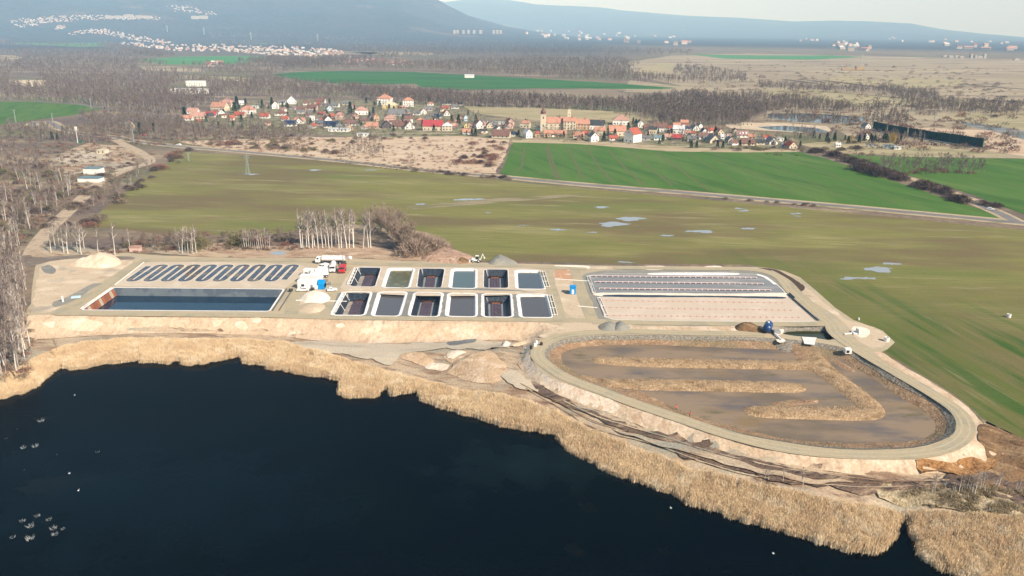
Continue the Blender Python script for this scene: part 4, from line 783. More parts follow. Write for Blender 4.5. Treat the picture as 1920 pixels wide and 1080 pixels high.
TW={'birch':M('birch_twigs',(.24,.19,.165),[((.34,.29,.25),5,.45,.6)],grain=.2,rnd=.2),'purple':M('purplish_twigs',(.145,.11,.10),[((.25,.20,.175),4,.45,.6)],grain=.2,rnd=.2),'brown':M('brown_twigs',(.155,.12,.085),[((.27,.215,.16),5,.45,.62)],grain=.25,rnd=.22),
 'pink':M('pinkish_brown_twigs',(.33,.255,.195),[((.24,.17,.13),4,.5,.62)],grain=.2,rnd=.12),'dark':M('dark_brush_twigs',(.085,.058,.05),[((.15,.105,.085),3,.5,.6)],grain=.3,rnd=.25),'olive':M('olive_twigs',(.17,.155,.07),grain=.3,rnd=.15),'conifer':M('spruce_needles',(.018,.042,.020),[((.035,.065,.028),2,.5,.6)],grain=.3,rnd=.3),'yellow':M('yellow_willow_twigs',(.42,.29,.06),[((.30,.21,.05),2,.5,.6)],grain=.2),'rust':M('reddish_brush_twigs',(.20,.10,.075),grain=.3,rnd=.15)}
def tmesh(name,data,mb,mt): (v,t),(v2,t2)=data; return meshnp(name+'_trunk',v,t,mb),meshnp(name+'_crown',v2,t2,mt)
PROT={}
for k in range(6): PROT['birch',k]=tmesh('birch',baretree(100+k,12,1 if k%3 else 2,.12,ntw=560,tw=.05,r0=.21,low=.35),m_bark,TW['birch'])
for k in range(6): PROT['purple',k]=tmesh('purple',baretree(200+k,13,1 if k%2 else 3,.10,ntw=520,tw=.055,r0=.13,nl=11,low=.35,cr=.16,lean=.06),m_barkp,TW['purple'])
for k in range(6): PROT['brown',k]=tmesh('brown',baretree(300+k,10,2,.2,ntw=520,tw=.075,r0=.15,nl=12,low=.2,cr=.3),m_barkd,TW['brown'])
for k in range(5): PROT['brush',k]=tmesh('brush',baretree(400+k,12,6,.32,ntw=1500,tw=.06,r0=.12,nl=9,low=.15,cr=.26,tl=1.5),m_barkd,TW['pink'])
for k in range(5): PROT['bush',k]=tmesh('bush',bushA(500+k,2.4,2.8,650,.10),m_barkd,TW['dark'])
for k in range(3): PROT['bushb',k]=tmesh('bush',bushA(520+k,2.2,2.4,500,.10),m_barkd,TW['brown'])
for k in range(2): PROT['busho',k]=tmesh('bush',bushA(540+k,2.4,2.6,500,.11),m_barkd,TW['olive'])
for k in range(2): PROT['bushr',k]=tmesh('bush',bushA(550+k,2.6,1.9,450,.10),m_barkd,TW['rust'])
for k in range(3): PROT['conifer',k]=tmesh('conifer',coniferA(600+k),m_barkd,TW['conifer'])
for k in range(2): PROT['yellow',k]=tmesh('yellow',bushA(620+k,3.4,8.5,900,.16,1.6),m_barkd,TW['yellow'])
NV={'birch':6,'purple':6,'brown':6,'brush':5,'bush':5,'bushb':3,'busho':2,'bushr':2,'conifer':3,'yellow':2}
BH={'birch':12,'purple':13,'brown':10,'brush':12,'bush':2.8,'bushb':2.4,'busho':2.6,'bushr':1.9,'conifer':11,'yellow':9}
INFO={'birch':('birch_tree','tree'),'purple':('bare_tree','tree'),'brown':('bare_tree','tree'),'brush':('brushy_tree','tree'),'bush':('bush','bush'),'bushb':('bush','bush'),'busho':('bush','bush'),'bushr':('bush','bush'),'conifer':('spruce_tree','tree'),'yellow':('willow_tree','tree')}
def plant(kind,x,y,h,label,group=None,z=0,wide=1.0):
    k=rnd.randrange(NV[kind]);tm,cm=PROT[kind,k];s=h/BH[kind];nm,cat=INFO[kind]
    e=empty(nm,(x,y,z),label,cat,group,rnd.uniform(0,6.28));e.scale=(s*wide,s*wide,s)
    bushy=kind.startswith('bush')
    ob('stems' if bushy else 'trunk',tm,e);ob('twigs' if bushy else 'crown',cm,e);return e
def pl(kind,px,py,pt,label,group=None,z=0,wide=1): 
    x,y=G(px,py,z);return plant(kind,x,y,ztop(px,pt,y)-z,label,group,z,wide)
# --- birches between the yard and the olive field, traced one by one
ords=['first','second','third','fourth','fifth','sixth','seventh','eighth','ninth','tenth','eleventh','twelfth','thirteenth','fourteenth','fifteenth','sixteenth','seventeenth','eighteenth','nineteenth','twentieth','twenty-first','twenty-second','twenty-third','twenty-fourth','twenty-fifth']
def row(kind,pts,what,group):
    for i,(x,b,t) in enumerate(sorted(pts)): pl(kind,x,b,t,f'{what}, {ords[i]} from left',group,wide=1.35 if kind=='brush' else 1)
row('birch',[(96,474,420),(104,468,414),(112,466,412),(120,474,418),(127,476,416),(136,468,416),(146,474,414),(152,477,420),(158,466,420)],'leaning white birch in the clump left of the sand pile','birches left of the sand pile')
row('birch',[(184,472,424),(216,478,416),(244,468,430)],'lone white birch behind the sand pile','birches behind the sand pile')
row('birch',[(337,470,426),(342,476,424),(348,473,428),(353,475,424),(358,474,430),(362,476,426),(368,474,420)],'white birch in the small tight clump above the zigzag channels','small birch clump')
row('birch',[(455+3.9*i,466+1.5*math.sin(i),431+2*math.cos(i*2)) for i in range(14)],'short pale birch in the low stand above the zigzag bed','low pale birch stand')
xs_=[565,568,575,580,586,590,597,605,611,617,622,630,636,640,645,650,655,663,681,691,695]
row('birch',[(x,464+(3 if i%3==0 else 0)+1.2*math.sin(i*2),392+9*math.sin(i*1.7)**2) for i,x in enumerate(xs_)],'tall white birch in the stand behind the lorries','large birch stand')
row('brown',[(255,466,440),(272,468,438),(290,466,437),(300,472,440),(318,466,446),(380,466,444),(400,455,440),(440,455,440),(525,456,438),(545,452,434),(268,455,436),(310,455,440),(232,462,442)],'low brown bare tree in the scrub above the zigzag bed','scrub trees above the zigzag bed')
row('brush',[(700,418,384),(715,432,382),(728,440,388),(738,450,392),(745,462,400),(752,470,410),(758,476,420),(768,470,415),(778,468,428),(722,420,386),(740,430,390),(700,440,392),(600,420,392),(630,418,388),(660,416,392),(580,430,400)],'bushy pinkish-brown bare tree in the thicket behind the lorries','thicket trees')
row('bushb',[(788,472,438),(797,468,436),(806,470,440),(815,466,442),(822,470,446),(780,478,446),(792,464,440),(770,480,450)],'pale pinkish bush at the right foot of the thicket','pale bushes at the thicket foot')
for o_ in list(COL.objects):
    if o_.get('group')=='pale bushes at the thicket foot':
        for c_ in o_.children:
            if c_.name.startswith('twigs'): c_.data=c_.data.copy();c_.data.materials[0]=TW['pink']
row('birch',[(45,516,450),(56,648,566)],'lone white birch with spreading limbs on the left bank of the yard','lone birches on the left')
pl('brown',107,657,634,'tiny bare tree on the dark bank beside the reeds')
# --- right lower bank thin birches
row('birch',[(1434,898,878),(1441,900,880),(1468,902,876),(1505,914,877)],'thin white sapling in the mud between reeds and embankment','mud saplings')
xs2=[(1748,924,892),(1752,920,880),(1771,918,896),(1783,935,908),(1790,922,902),(1798,922,890),(1803,922,894),(1808,920,890),(1812,920,886),(1818,922,892),(1823,924,888),(1827,928,884),(1832,920,890),(1838,918,886),(1842,916,880),(1846,922,896),(1866,914,892),(1872,912,884),(1905,918,900),(1910,918,896)]
for i,(x,b,t) in enumerate(xs2):
    q=Gb(x,b);zz=float(zbank(np.array([q[0]]),np.array([q[1]]))[0]);plant('birch',q[0],q[1],ztop(x,t,q[1])-zz,f'thin white sapling above the tussock bank, {ords[i]} from the left','tussock bank saplings',zz)
# --- scatter helpers
def scat(poly,n,mind=0,seed=0,inv=()):
    rg=np.random.default_rng(seed);A_=np.array(poly,float);mn=A_.min(0);mx=A_.max(0);out=np.zeros((0,2))
    while len(out)<n:
        q=rg.uniform(mn,mx,(n*3,2));q=q[pip(q,poly)]
        for h in inv:q=q[~pip(q,h)]
        if len(q)==0:break
        out=np.vstack([out,q])
    return out[:n]
CAND=[]   # bare trees: (dist,x,y,h,kind)
LANE=GP([(60,478),(72,455),(95,428),(130,395),(165,362),(200,335),(240,318),(280,305),(262,285),(235,272),(215,262)])+[(9e4,9e4)]
LANE=LANE[:-1]
def wood(poly,n,kinds,h0,h1,seed,inv=(),near=False):
    rg=np.random.default_rng(seed)
    for (px,py) in scat(poly,n,0,seed,inv):
        if py<HOR(px)+22:
            t=T(px,py)
            if t is None:continue
            x,y,z=t
        else: x,y=G(px,py);z=0.0
        if math.hypot(x,y)<800 and pdist([(x,y)],LANE)[0]<7:continue
        CAND.append((math.hypot(x,y),x,y,z,rg.uniform(h0,h1),kinds[rg.integers(len(kinds))]))
wood([(-70,500),(25,470),(42,500),(52,560),(50,640),(45,700),(0,712),(-70,725)],110,['purple','purple','birch'],12,17,1)
wood([(-70,240),(0,245),(60,250),(75,275),(45,300),(90,325),(145,350),(160,372),(110,400),(75,425),(35,475),(-70,510)],230,['birch','birch','brown','purple'],8,13,2)
wood([(180,400),(200,385),(240,355),(270,330),(300,300),(290,292),(265,312),(230,335),(195,365),(165,395)],34,['brown','purple'],5,9,3)
wood([(0,232),(80,238),(130,245),(240,262),(215,270),(140,268),(60,262),(0,255)],140,['brown','purple'],7,11,4)
wood([(150,222),(250,212),(330,225),(350,240),(450,245),(560,252),(600,262),(450,266),(330,266),(260,258),(180,246)],620,['brown','purple','birch','brown'],8,12,5)
wood([(640,293),(650,282),(720,284),(720,292)],40,['birch','brown'],6,8,6)
wood([(660,262),(700,258),(725,262),(715,274),(665,274)],30,['birch','brown'],6,8,61)
wood([(1650,306),(1750,302),(1845,312),(1846,326),(1750,330),(1700,330),(1650,322)],130,['birch','brown','purple'],7,10,7)
wood([(240,450),(330,450),(430,448),(560,440),(560,452),(430,460),(330,464),(240,464)],26,['brown'],4,7,8)
CLR=[[(255,124),(320,123),(390,129),(375,137),(320,135),(265,133)],[(-60,102),(25,103),(50,108),(20,114),(-60,113)],[(318,160),(395,160),(398,178),(318,178)],[(335,138),(475,146),(470,156),(335,150)],[(20,140),(75,140),(75,165),(20,165)]]
wood([(-20,92),(230,95),(250,112),(330,122),(520,126),(560,133),(515,141),(505,150),(560,158),(640,164),(720,172),(860,181),(870,194),(720,184),(600,184),(500,182),(430,178),(390,195),(330,214),(200,202),(60,188),(-20,190)],4800,['purple','brown','purple','birch'],10,15,9,CLR)
wood([(640,165),(700,175),(870,184),(1000,188),(1100,196),(1180,195),(1300,180),(1420,205),(1440,215),(1400,236),(1250,238),(1220,222),(1150,209),(1000,204),(870,201),(700,192)],2900,['purple','brown','birch'],10,15,10)
wood([(520,118),(640,112),(760,120),(860,115),(1000,110),(1160,112),(1200,122),(1170,137),(1280,152),(1300,157),(1170,154),(1000,146),(930,142),(800,133),(650,131),(560,133)],2600,['purple','brown'],11,16,11)
for i,(p_,n) in enumerate([([(1270,125),(1330,128),(1400,142),(1400,158),(1300,156),(1260,140)],500),([(1420,158),(1530,164),(1650,168),(1660,176),(1500,172),(1420,166)],330),([(1650,163),(1760,178),(1760,188),(1690,190),(1650,172)],330),([(1690,188),(1800,192),(1920,200),(2000,205),(2000,218),(1830,216),(1720,212),(1690,202)],620),([(1330,182),(1420,180),(1520,190),(1600,206),(1580,212),(1450,210),(1420,216)],750),([(1560,208),(1680,198),(1690,206),(1600,214)],90),([(1430,224),(1500,227),(1640,232),(1640,238),(1500,233),(1430,230)],90),([(1620,213),(1700,216),(1700,238),(1640,238)],90)]): wood(p_,n,['purple','brown'],8,12,20+i)
wood([(1590,262),(1660,258),(1740,262),(1740,268),(1600,268)],46,['brown','purple'],7,12,40)
wood([(1480,245),(1560,250),(1570,266),(1490,262)],40,['brown','purple'],7,10,41)
for i,(p_,n,inv) in enumerate([([(0,84),(200,90),(260,106),(520,124),(560,130),(700,112),(640,108),(600,112),(330,106),(200,80),(0,68)],1500,[[(12,74),(130,70),(215,86),(20,83)],[(258,112),(400,104),(528,108),(420,122)],[(160,55),(330,80),(640,90),(640,112),(330,106),(200,80)]]),([(380,62),(900,78),(1300,96),(1290,104),(900,103),(720,112),(650,92),(540,84),(420,84)],2600,[])]): wood(p_,n,['purple','brown'],12,17,50+i,inv)
# village garden trees
wood([(350,235),(440,195),(700,190),(860,205),(940,232),(1060,238),(1260,240),(1480,262),(1480,275),(1100,266),(860,252),(560,250)],1000,['brown','purple'],4,9,60)
wood([(1165,222),(1235,222),(1235,232),(1165,232)],14,['brown','purple'],10,13,62)
CAND.sort(key=lambda c:c[0])
BADN=300
for d,x,y,z,h,k in CAND[:BADN]:
    nm='birch_tree' if k=='birch' else 'bare_tree'
    lab={'purple':'slender purplish bare tree in the woodland at the left edge','birch':'slender white-stemmed bare birch in the woodland at the left edge','brown':'bushy brown bare tree in the woodland at the left edge'}[k]
    plant(k,x,y,h,lab,'bare trees in the woodland at the left edge',z)
# the rest of the woods read as one mass
def mass(name,cands,lab):
    var={}
    for k in('purple','brown','birch'):
        for v in range(4):
            sd=700+v+{'purple':0,'brown':10,'birch':20}[k]
            for lod,(nt_,tw_) in enumerate([(110,.17),(42,.42)]):
                (a,b),(c_,d_)=baretree(sd,10,1+(v%2),.15,ntw=nt_,tw=tw_,r0=.13 if lod==0 else .2,nl=7,low=.22,cr=.26,tl=1.9 if lod==0 else 2.4)
                if lod: a,b=limb([[0,0,0],[.1,0,4],[.2,.1,8]],[.2,.14,.04],3)
                var[k,v,lod]=(a,b,c_,d_)
    VS=[];TS=[];MI=[];o=0;rg=np.random.default_rng(4)
    for (d,x,y,z,h,k) in cands:
        a,b,c_,d_=var[k,int(rg.integers(4)),0 if d<1000 else 1];s=h/10;an=rg.uniform(0,6.28);cs,sn=math.cos(an),math.sin(an)
        wd=s*(1.0 if d<2200 else 1.6)
        for vv,tt,mi in((a,b,1 if k!='brown' else 3),(c_,d_,{'purple':0,'brown':2,'birch':0}[k])):
            q=np.empty_like(vv);q[:,0]=(vv[:,0]*cs-vv[:,1]*sn)*wd+x;q[:,1]=(vv[:,0]*sn+vv[:,1]*cs)*wd+y;q[:,2]=vv[:,2]*s+z
            VS.append(q);TS.append(tt+o);o+=len(q);MI.append(np.full(len(tt),mi))
    me=meshnp(name,np.vstack(VS),np.vstack(TS),[TW['purple'],m_barkp,TW['brown'],m_barkd],np.concatenate(MI))
    tag(ob(name,me),lab,'woodland',None,'stuff')
mass('bare_woodland',CAND[BADN:],'greyish purple leafless woodland stretching behind and around the village')
# --- undergrowth: low brush nobody could count
def under():
    rg=np.random.default_rng(77);pr=[bushA(800+k,1.6,1.5,46,.22,.9) for k in range(5)];VS=[];TS=[];MI=[];o=0
    for poly,n,w in (([(-70,240),(0,232),(240,262),(300,290),(200,360),(165,395),(100,430),(60,470),(-70,520)],1700,1),([(120,240),(260,215),(450,245),(600,262),(560,285),(330,272),(250,275)],900,1),([(345,274),(440,262),(640,258),(955,262),(935,325),(800,322),(640,302)],520,.8),([(150,478),(300,440),(560,430),(640,460),(560,470),(240,474)],420,.6),([(-70,590),(52,585),(62,640),(50,705),(-70,715)],200,.6),([(640,300),(950,330),(940,338),(640,308)],160,.5),([(1420,290),(1500,278),(1660,285),(1640,305)],60,1),([(340,235),(440,192),(700,188),(940,228),(1260,238),(1500,262),(1490,282),(1080,268),(860,256),(560,250)],700,.9),([(1280,110),(1900,130),(1910,290),(1640,280),(1560,240),(1300,180)],900,2.2),([(500,165),(900,185),(1180,215),(1100,205),(860,198)],200,1.5)):
        for px,py in scat(poly,n,0,int(n)):
            x,y=G(px,py)
            if pdist([(x,y)],LANE)[0]<6:continue
            (a,b),(c_,d_)=pr[rg.integers(5)];s=w*rg.uniform(.5,1.5);q=c_*np.array([s*1.3,s*1.3,s])+np.array([x,y,0]);VS.append(q);TS.append(d_+o);o+=len(q);MI.append(np.full(len(d_),rg.integers(4)))
    tag(ob('undergrowth',meshnp('undergrowth',np.vstack(VS),np.vstack(TS),[TW['dark'],TW['brown'],TW['rust'],TW['brown']],np.concatenate(MI))),'low leafless brown undergrowth spread through woods, scrub and gardens','undergrowth',None,'stuff')
under()
# --- bushes
def bushes(poly,n,kinds,r0,r1,lab,group,seed):
    rg=np.random.default_rng(seed)
    for px,py in scat(poly,n,0,seed):
        x,y=G(px,py);plant(kinds[rg.integers(len(kinds))],x,y,rg.uniform(r0,r1),lab,group,0,rg.uniform(.9,1.5))
def along(line,n,jit,kind,h0,h1,lab,group,seed,wide=1.2):
    rg=np.random.default_rng(seed);L=np.array(GP(line));s=np.concatenate([[0],np.cumsum(np.linalg.norm(np.diff(L,axis=0),axis=1))])
    for t in np.sort(rg.uniform(0,s[-1],n)):
        x=np.interp(t,s,L[:,0])+rg.normal(0,jit);y=np.interp(t,s,L[:,1])+rg.normal(0,jit);k=kind if isinstance(kind,str) else kind[rg.integers(len(kind))]
        plant(k,x,y,rg.uniform(h0,h1),lab,group,0,rg.uniform(.8,1.2)*wide)
along([(1515,284),(1560,293),(1620,312),(1680,335),(1740,355),(1780,370),(1822,384)],46,3.0,'bush',3.4,6.2,'dark rounded bush in the hedgerow slanting between the green fields','hedgerow bushes',1,1.35)
along([(1600,318),(1640,326),(1680,334)],10,5,'bush',5,7.5,'dark tall bush on the thick bend of the hedgerow','hedgerow bend bushes',2,1.3)
along([(1848,386),(1872,390)],4,1.5,'bush',3,4,'low dark bush beside the road at the right edge','roadside bushes at right',3)
along([(750,318),(800,323),(860,328),(940,335),(960,337)],14,2.0,['bush','bushb'],1.6,3,'low dark bush on the road verge left of the wheat','verge bushes',4)
along([(1340,371),(1420,378),(1540,388)],8,1.2,['bush','bushb'],1.2,1.9,'low dark tuft on the verge below the wheat','verge tufts',41)
along([(170,425),(195,398),(235,365),(280,335),(315,305),(345,285)],32,3.0,['bush','bushb','bushr'],2.2,4.2,'brown bush on the left border of the olive field','left field border bushes',5)
along([(95,430),(130,398),(170,360),(210,332)],14,4,['bush','bushb'],2.5,4.5,'dark bush along the dirt road at the left','dirt road bushes',6)
along([(345,272),(440,272),(560,280),(640,290)],22,5,['bushb','busho','bush','bushr'],2,4.5,'brown bush on the far side of the road','roadside scrub bushes',7)
bushes([(400,262),(560,252),(700,262),(640,295),(480,282)],34,['bushb','busho','bush'],1.8,3.6,'scattered brown bush on the sandy scrubland','scrubland bushes',8)
bushes([(820,300),(880,268),(955,264),(945,300),(925,318),(840,312)],30,['bushr','bush'],2.2,3.4,'reddish-brown bush on the sandy scrubland near the wheat corner','reddish scrub bushes',9)
bushes([(640,255),(760,252),(830,256),(820,262),(700,262)],10,['bushb','bush'],2,3.2,'brown bush behind the sandy scrubland under the village','village edge bushes',10)
bushes([(1650,318),(1800,318),(1830,326),(1700,330)],12,['bushr'],1.8,2.6,'low reddish bush in the tree island on the right green field','tree island bushes',11)
bushes([(-40,300),(60,300),(130,350),(100,400),(20,440),(-40,440)],30,['bush','bushb','busho'],2.4,4.5,'dark bush in the left woodland','left woodland bushes',12)
bushes([(235,472),(330,474),(430,470),(540,462),(540,448),(430,452),(240,455)],16,['bushb','busho','bushr'],1.8,3,'low brown bush above the zigzag bed','scrub above the zigzag bed',13)
bushes([(1300,275),(1480,278),(1480,284),(1300,283)],10,['bush','bushb','busho'],2,3.6,'dark bush on the wheat side of the village','village front bushes',14)
bushes([(1500,262),(1640,266),(1640,284),(1500,282)],10,['bush','bushb'],2.4,4,'brown bush in the gardens right of the village','right garden bushes',15)
bushes([(-20,590),(50,585),(60,640),(50,700),(20,712),(-20,715)],12,['bushr','bushb'],1.2,2.2,'low brown bush under the purplish trees at the left bank','left bank bushes',16)
row('busho',[(323,299,291),(335,306,300),(370,468,440),(448,462,436)],'rounded olive-green bush beside the field','olive bushes')
pl('bush',1866,220,214,'lone dark bush on the pale meadow at the far right')
# --- conifers and willows
CON=[(347,225,200),(263,252,228),(289,248,230),(440,212,190),(445,206,180),(461,200,184),(420,220,204),(492,203,186),(510,200,182),(530,202,190),(540,204,192),(657,215,190),(665,210,196),(712,200,188),(730,210,194),(700,214,200),(752,214,200),(738,216,206),(860,236,214),(847,228,215),(892,228,214),(1057,258,245),(1044,258,250),(1132,266,246),(1187,234,220),(1192,238,222),(1215,258,246),(1242,266,252),(1280,266,256),(1296,278,262),(1306,278,263),(1345,278,262),(1355,278,264),(1550,266,248),(1565,266,252),(1632,268,250),(1640,268,252),(1655,266,252),(1662,268,250),(1590,270,254),(98,262,246),(108,262,250),(590,212,200),(618,196,184),(478,212,200),(815,240,226),(985,232,222),(1450,272,262),(1500,276,264)]
for i,(x,b,t) in enumerate(sorted(CON)): pl('conifer',x,b,t,'dark green spruce tree among the village houses and gardens','dark spruces in and around the village',wide=1.35)
for px,py in scat([(350,236),(440,194),(700,190),(860,206),(940,232),(1060,240),(1260,242),(1480,264),(1480,277),(1100,268),(860,254),(560,250)],60,0,91):
    x_,y_=G(px,py);plant('conifer',x_,y_,rnd.uniform(4,8.5),'small dark green spruce in the gardens between the village houses','small garden spruces',0,1.5)
for px,py in scat([(1500,258),(1600,262),(1680,264),(1740,268),(1600,274),(1500,270)],16,0,92):
    x_,y_=G(px,py);plant('conifer',x_,y_,rnd.uniform(5,9),'dark green spruce in the gardens left of the green barrier','spruces by the barrier',0,1.4)
row('yellow',[(1593,268,250),(1672,268,243)],'bright yellow willow in the gardens left of the green barrier','yellow willows')
# --- reeds
def reeds():
    back=GBP([(-120,712),(0,708),(28,704),(62,680),(100,662),(150,649),(250,641),(330,643),(440,642),(535,647),(562,657),(640,677),(700,698),(790,720),(815,726),(850,735),(905,743),(960,753),(1000,763),(1050,782),(1100,806),(1180,842),(1250,866),(1300,888),(1400,912),(1480,928),(1560,948),(1640,958),(1692,970)])
    k=SHORE_PX.index((1697,975));polyA=SHORE[1:k]+back[::-1]
    back2=GBP([(1699,963),(1760,968),(1850,974),(1925,976),(2100,1004),(2400,1084)])
    polyB=SHORE[k+1:]+back2[::-1]
    VS=[];rg=np.random.default_rng(12)
    for poly,n in((polyA,430000),(polyB,210000)):
        A_=np.array(poly);mn=A_.min(0);mx=A_.max(0);ar=abs(.5*sum(poly[i][0]*poly[(i+1)%len(poly)][1]-poly[(i+1)%len(poly)][0]*poly[i][1] for i in range(len(poly))))
        q=np.zeros((0,2))
        while len(q)<n:
            c_=rg.uniform(mn,mx,(n*3,2));q=np.vstack([q,c_[pip(c_,poly)]])
        q=q[:n];d=pdist(q,SHORE);de=pdist(q,poly,True);keep=(fbm(q[:,0],q[:,1],6,3,4)>-.55)
        q=q[keep];d=d[keep];de=de[keep];m=len(q)
        q+=rg.normal(0,.3,(m,2))+np.column_stack([fbm(q[:,0],q[:,1],2.2,2,21),fbm(q[:,0],q[:,1],2.2,2,22)])*1.1
        z=np.where(pip(q,SHORE+[(500,-100),(-500,-100)]),ZL-.05,zbank(q[:,0],q[:,1])-.25)
        hh=(2.5+.8*fbm(q[:,0],q[:,1],9,3,7)+.5*fbm(q[:,0],q[:,1],2,2,9)+rg.normal(0,.22,m))*np.clip(.55+de/3,.5,1)
        hh=np.maximum(hh,.8);ang=.6+.9*fbm(q[:,0],q[:,1],7,2,6);ln=rg.uniform(.05,.45,m)*hh*.55
        P=np.column_stack([q,z]);D=np.column_stack([np.cos(ang)*ln+rg.normal(0,.11,m),np.sin(ang)*ln*.6+rg.normal(0,.11,m),hh])
        v,t=slivers(P,D,np.linalg.norm(D,axis=1),rg.uniform(.04,.09,m),rg)
        # plume: widen the tip into a small quad-like second sliver
        VS.append((v,t));P2=P+D*.72;v2,t2=slivers(P2,D+rg.normal(0,.25,(m,3)),rg.uniform(.4,.8,m),rg.uniform(.05,.11,m),rg);VS.append((v2,t2))
    v,t=join(VS)
    tag(ob('reeds',meshnp('reeds',v,t,M('golden_dry_reed',(.82,.64,.41),[((.72,.54,.34),9,.46,.62,1,0),((.90,.76,.55),5,.52,.66),((.68,.50,.31),2.0,.54,.68)],rough=.8,grain=.16,gs=.5))),'dense golden dry reed belt along the whole lake shore','reeds',None,'stuff')
reeds()
def tussocks():
    po=GBP([(1740,914),(1790,912),(1900,915),(2100,950),(2100,1000),(1900,966),(1760,958),(1700,950),(1650,930)]);rg=np.random.default_rng(3)
    A_=np.array(po);mn=A_.min(0);mx=A_.max(0);q=rg.uniform(mn,mx,(60000,2));q=q[pip(q,po)];q=q[fbm(q[:,0],q[:,1],3,3,4)>-.1][:26000];m=len(q);z=zbank(q[:,0],q[:,1])
    v,t=slivers(np.column_stack([q,z-.1]),rg.normal(0,.6,(m,3))+np.array([0,0,.9]),rg.uniform(.6,1.3,m),rg.uniform(.06,.14,m),rg)
    tag(ob('tussock_grass',meshnp('tussock_grass',v,t,m_tuss)),'pale tangled tussock grass on the lower right bank','grass',None,'stuff')
tussocks()
def stubble():
    rg=np.random.default_rng(31);Q=[];Z=[]
    for px,n,h0 in ((BERM1,16000,.85),(BERM2,8000,.85)):
        po=GP(px,-2.0);A_=np.array(po);q=rg.uniform(A_.min(0),A_.max(0),(n*6,2));q=q[pip(q,po)][:n];d=pdist(q,po,True);s_=np.clip(d/3.0,0,1);Q.append(q);Z.append(-2.2+h0*s_*(2-s_)*.9)
    A_=np.array(LIN);q=rg.uniform(A_.min(0),A_.max(0),(90000,2));q=q[pip(q,LIN)&~pip(q,WAP)];q=q[pdist(q,LIN,True)>1.9];q=q[fbm(q[:,0],q[:,1],4,3,2)>-.15][:22000];Q.append(q);Z.append(zl(q[:,0],q[:,1])-.1)
    q=np.vstack(Q);z=np.concatenate(Z);m=len(q)
    v,t=slivers(np.column_stack([q,z]),rg.normal(0,.5,(m,3))+np.array([.1,.1,.8]),rg.uniform(.25,.6,m),rg.uniform(.07,.14,m),rg)
    tag(ob('reed_stubble',meshnp('reed_stubble',v,t,M('dry_stubble',(.44,.31,.18),[((.58,.45,.29),2,.48,.62),((.27,.18,.10),3,.52,.66)],grain=.3,gs=.5))),'dry tan stubble covering the berms and banks of the brown lagoon','stubble',None,'stuff')
stubble()
# --- drowned dead shrubs in the lake
m_dead=M('bleached_dead_wood',(.30,.32,.31),grain=.2,rnd=.2)
DS=[(78,790,14,1),(80,782,10,2),(44,840,13,1),(66,838,13,1),(38,850,5,2),(172,850,7,2),(183,848,9,0),(200,843,8,2),(42,978,10,1),(58,988,14,1),(70,968,10,1),(56,1012,14,1),(92,975,9,1),(100,992,13,1),(104,1003,12,1),(118,992,7,1),(24,1008,8,1),(33,804,5,0),(12,822,6,0),(9,838,3,0),(108,853,5,0),(45,882,5,0),(26,848,4,0),(50,766,3,0),(130,887,6,0),(30,830,3,0)]
pos=['at the upper left of the lake','in the upper twig cluster','in the lone pair of round clumps','beside the round clumps','near the middle twigs','in the lower left clump','in the lower right clump']
for i,(x,y,s,kd) in enumerate(sorted(DS)):
    gx_,gy_=G(x,y,ZL);rg=np.random.default_rng(900+i);n=[3,22,7][kd];sz_=s*.07
    a=rg.uniform(0,6.28,n);r_=rg.uniform(.1,1,n)*sz_*(.5 if kd else .3);parts=[]
    for k in range(n):
        b0=np.array([math.cos(a[k])*r_[k]*.5,math.sin(a[k])*r_[k]*.5,-.3]);u=np.array([math.cos(a[k]),math.sin(a[k]),[1.6,1.1,.45][kd]])*sz_*rg.uniform(.5,1);parts.append(limb([b0,b0+u*.55+rg.normal(0,.08,3),b0+u],[.055,.04,.015],3))
    v,t=join(parts);lab=f'bleached dead {["stub","shrub","branch"][kd]} standing out of the lake, {ords[i] if i<25 else "last"} from the left'
    tag(ob(['dead_stump','dead_shrub','dead_branch'][kd],meshnp('dead_wood',v,t,m_dead),loc=(gx_,gy_,ZL)),lab,'dead wood','drowned dead wood in the lake')
# ================= buildings =================
RC_={'o':('orange',(.45,.235,.165)),'r':('red',(.36,.10,.07)),'c':('crimson',(.38,.06,.065)),'b':('brown',(.185,.105,.085)),'g':('grey',(.17,.175,.18)),'n':('dark blue',(.045,.06,.10)),'p':('salmon',(.42,.25,.20)),'w':('pale metal',(.55,.57,.58)),'k':('black',(.055,.06,.065)),'m':('mauve',(.30,.18,.17)),'e':('cream',(.60,.52,.38)),'t':('teal',(.14,.22,.26))}
WC_={'W':('white',(.80,.78,.73)),'C':('cream',(.62,.54,.41)),'O':('orange',(.50,.35,.24)),'P':('pinkish',(.60,.42,.36)),'B':('brown',(.27,.19,.15)),'L':('light blue',(.50,.60,.68)),'G':('grey',(.42,.41,.39)),'Y':('yellow',(.72,.60,.28)),'D':('dark',(.12,.10,.10)),'R':('brick',(.42,.19,.12))}
RM={};WM={}
def rmat(k):
    if k not in RM:RM[k]=M(RC_[k][0].replace(' ','_')+'_roof_tiles',RC_[k][1],[(tuple(v*.72 for v in RC_[k][1]),3,.5,.66,1,30)],grain=.15,gs=.7,rough=.8)
    return RM[k]
def wmat(k):
    if k not in WM:WM[k]=M(WC_[k][0].replace(' ','_')+'_render',WC_[k][1],[(tuple(v*.85 for v in WC_[k][1]),4,.55,.7)],grain=.05,gs=1)
    return WM[k]
m_win=flat('window_glass',(.045,.055,.065),.15,.6);m_chim=flat('chimney_brick',(.36,.20,.15),.9,.2,grain=.2)
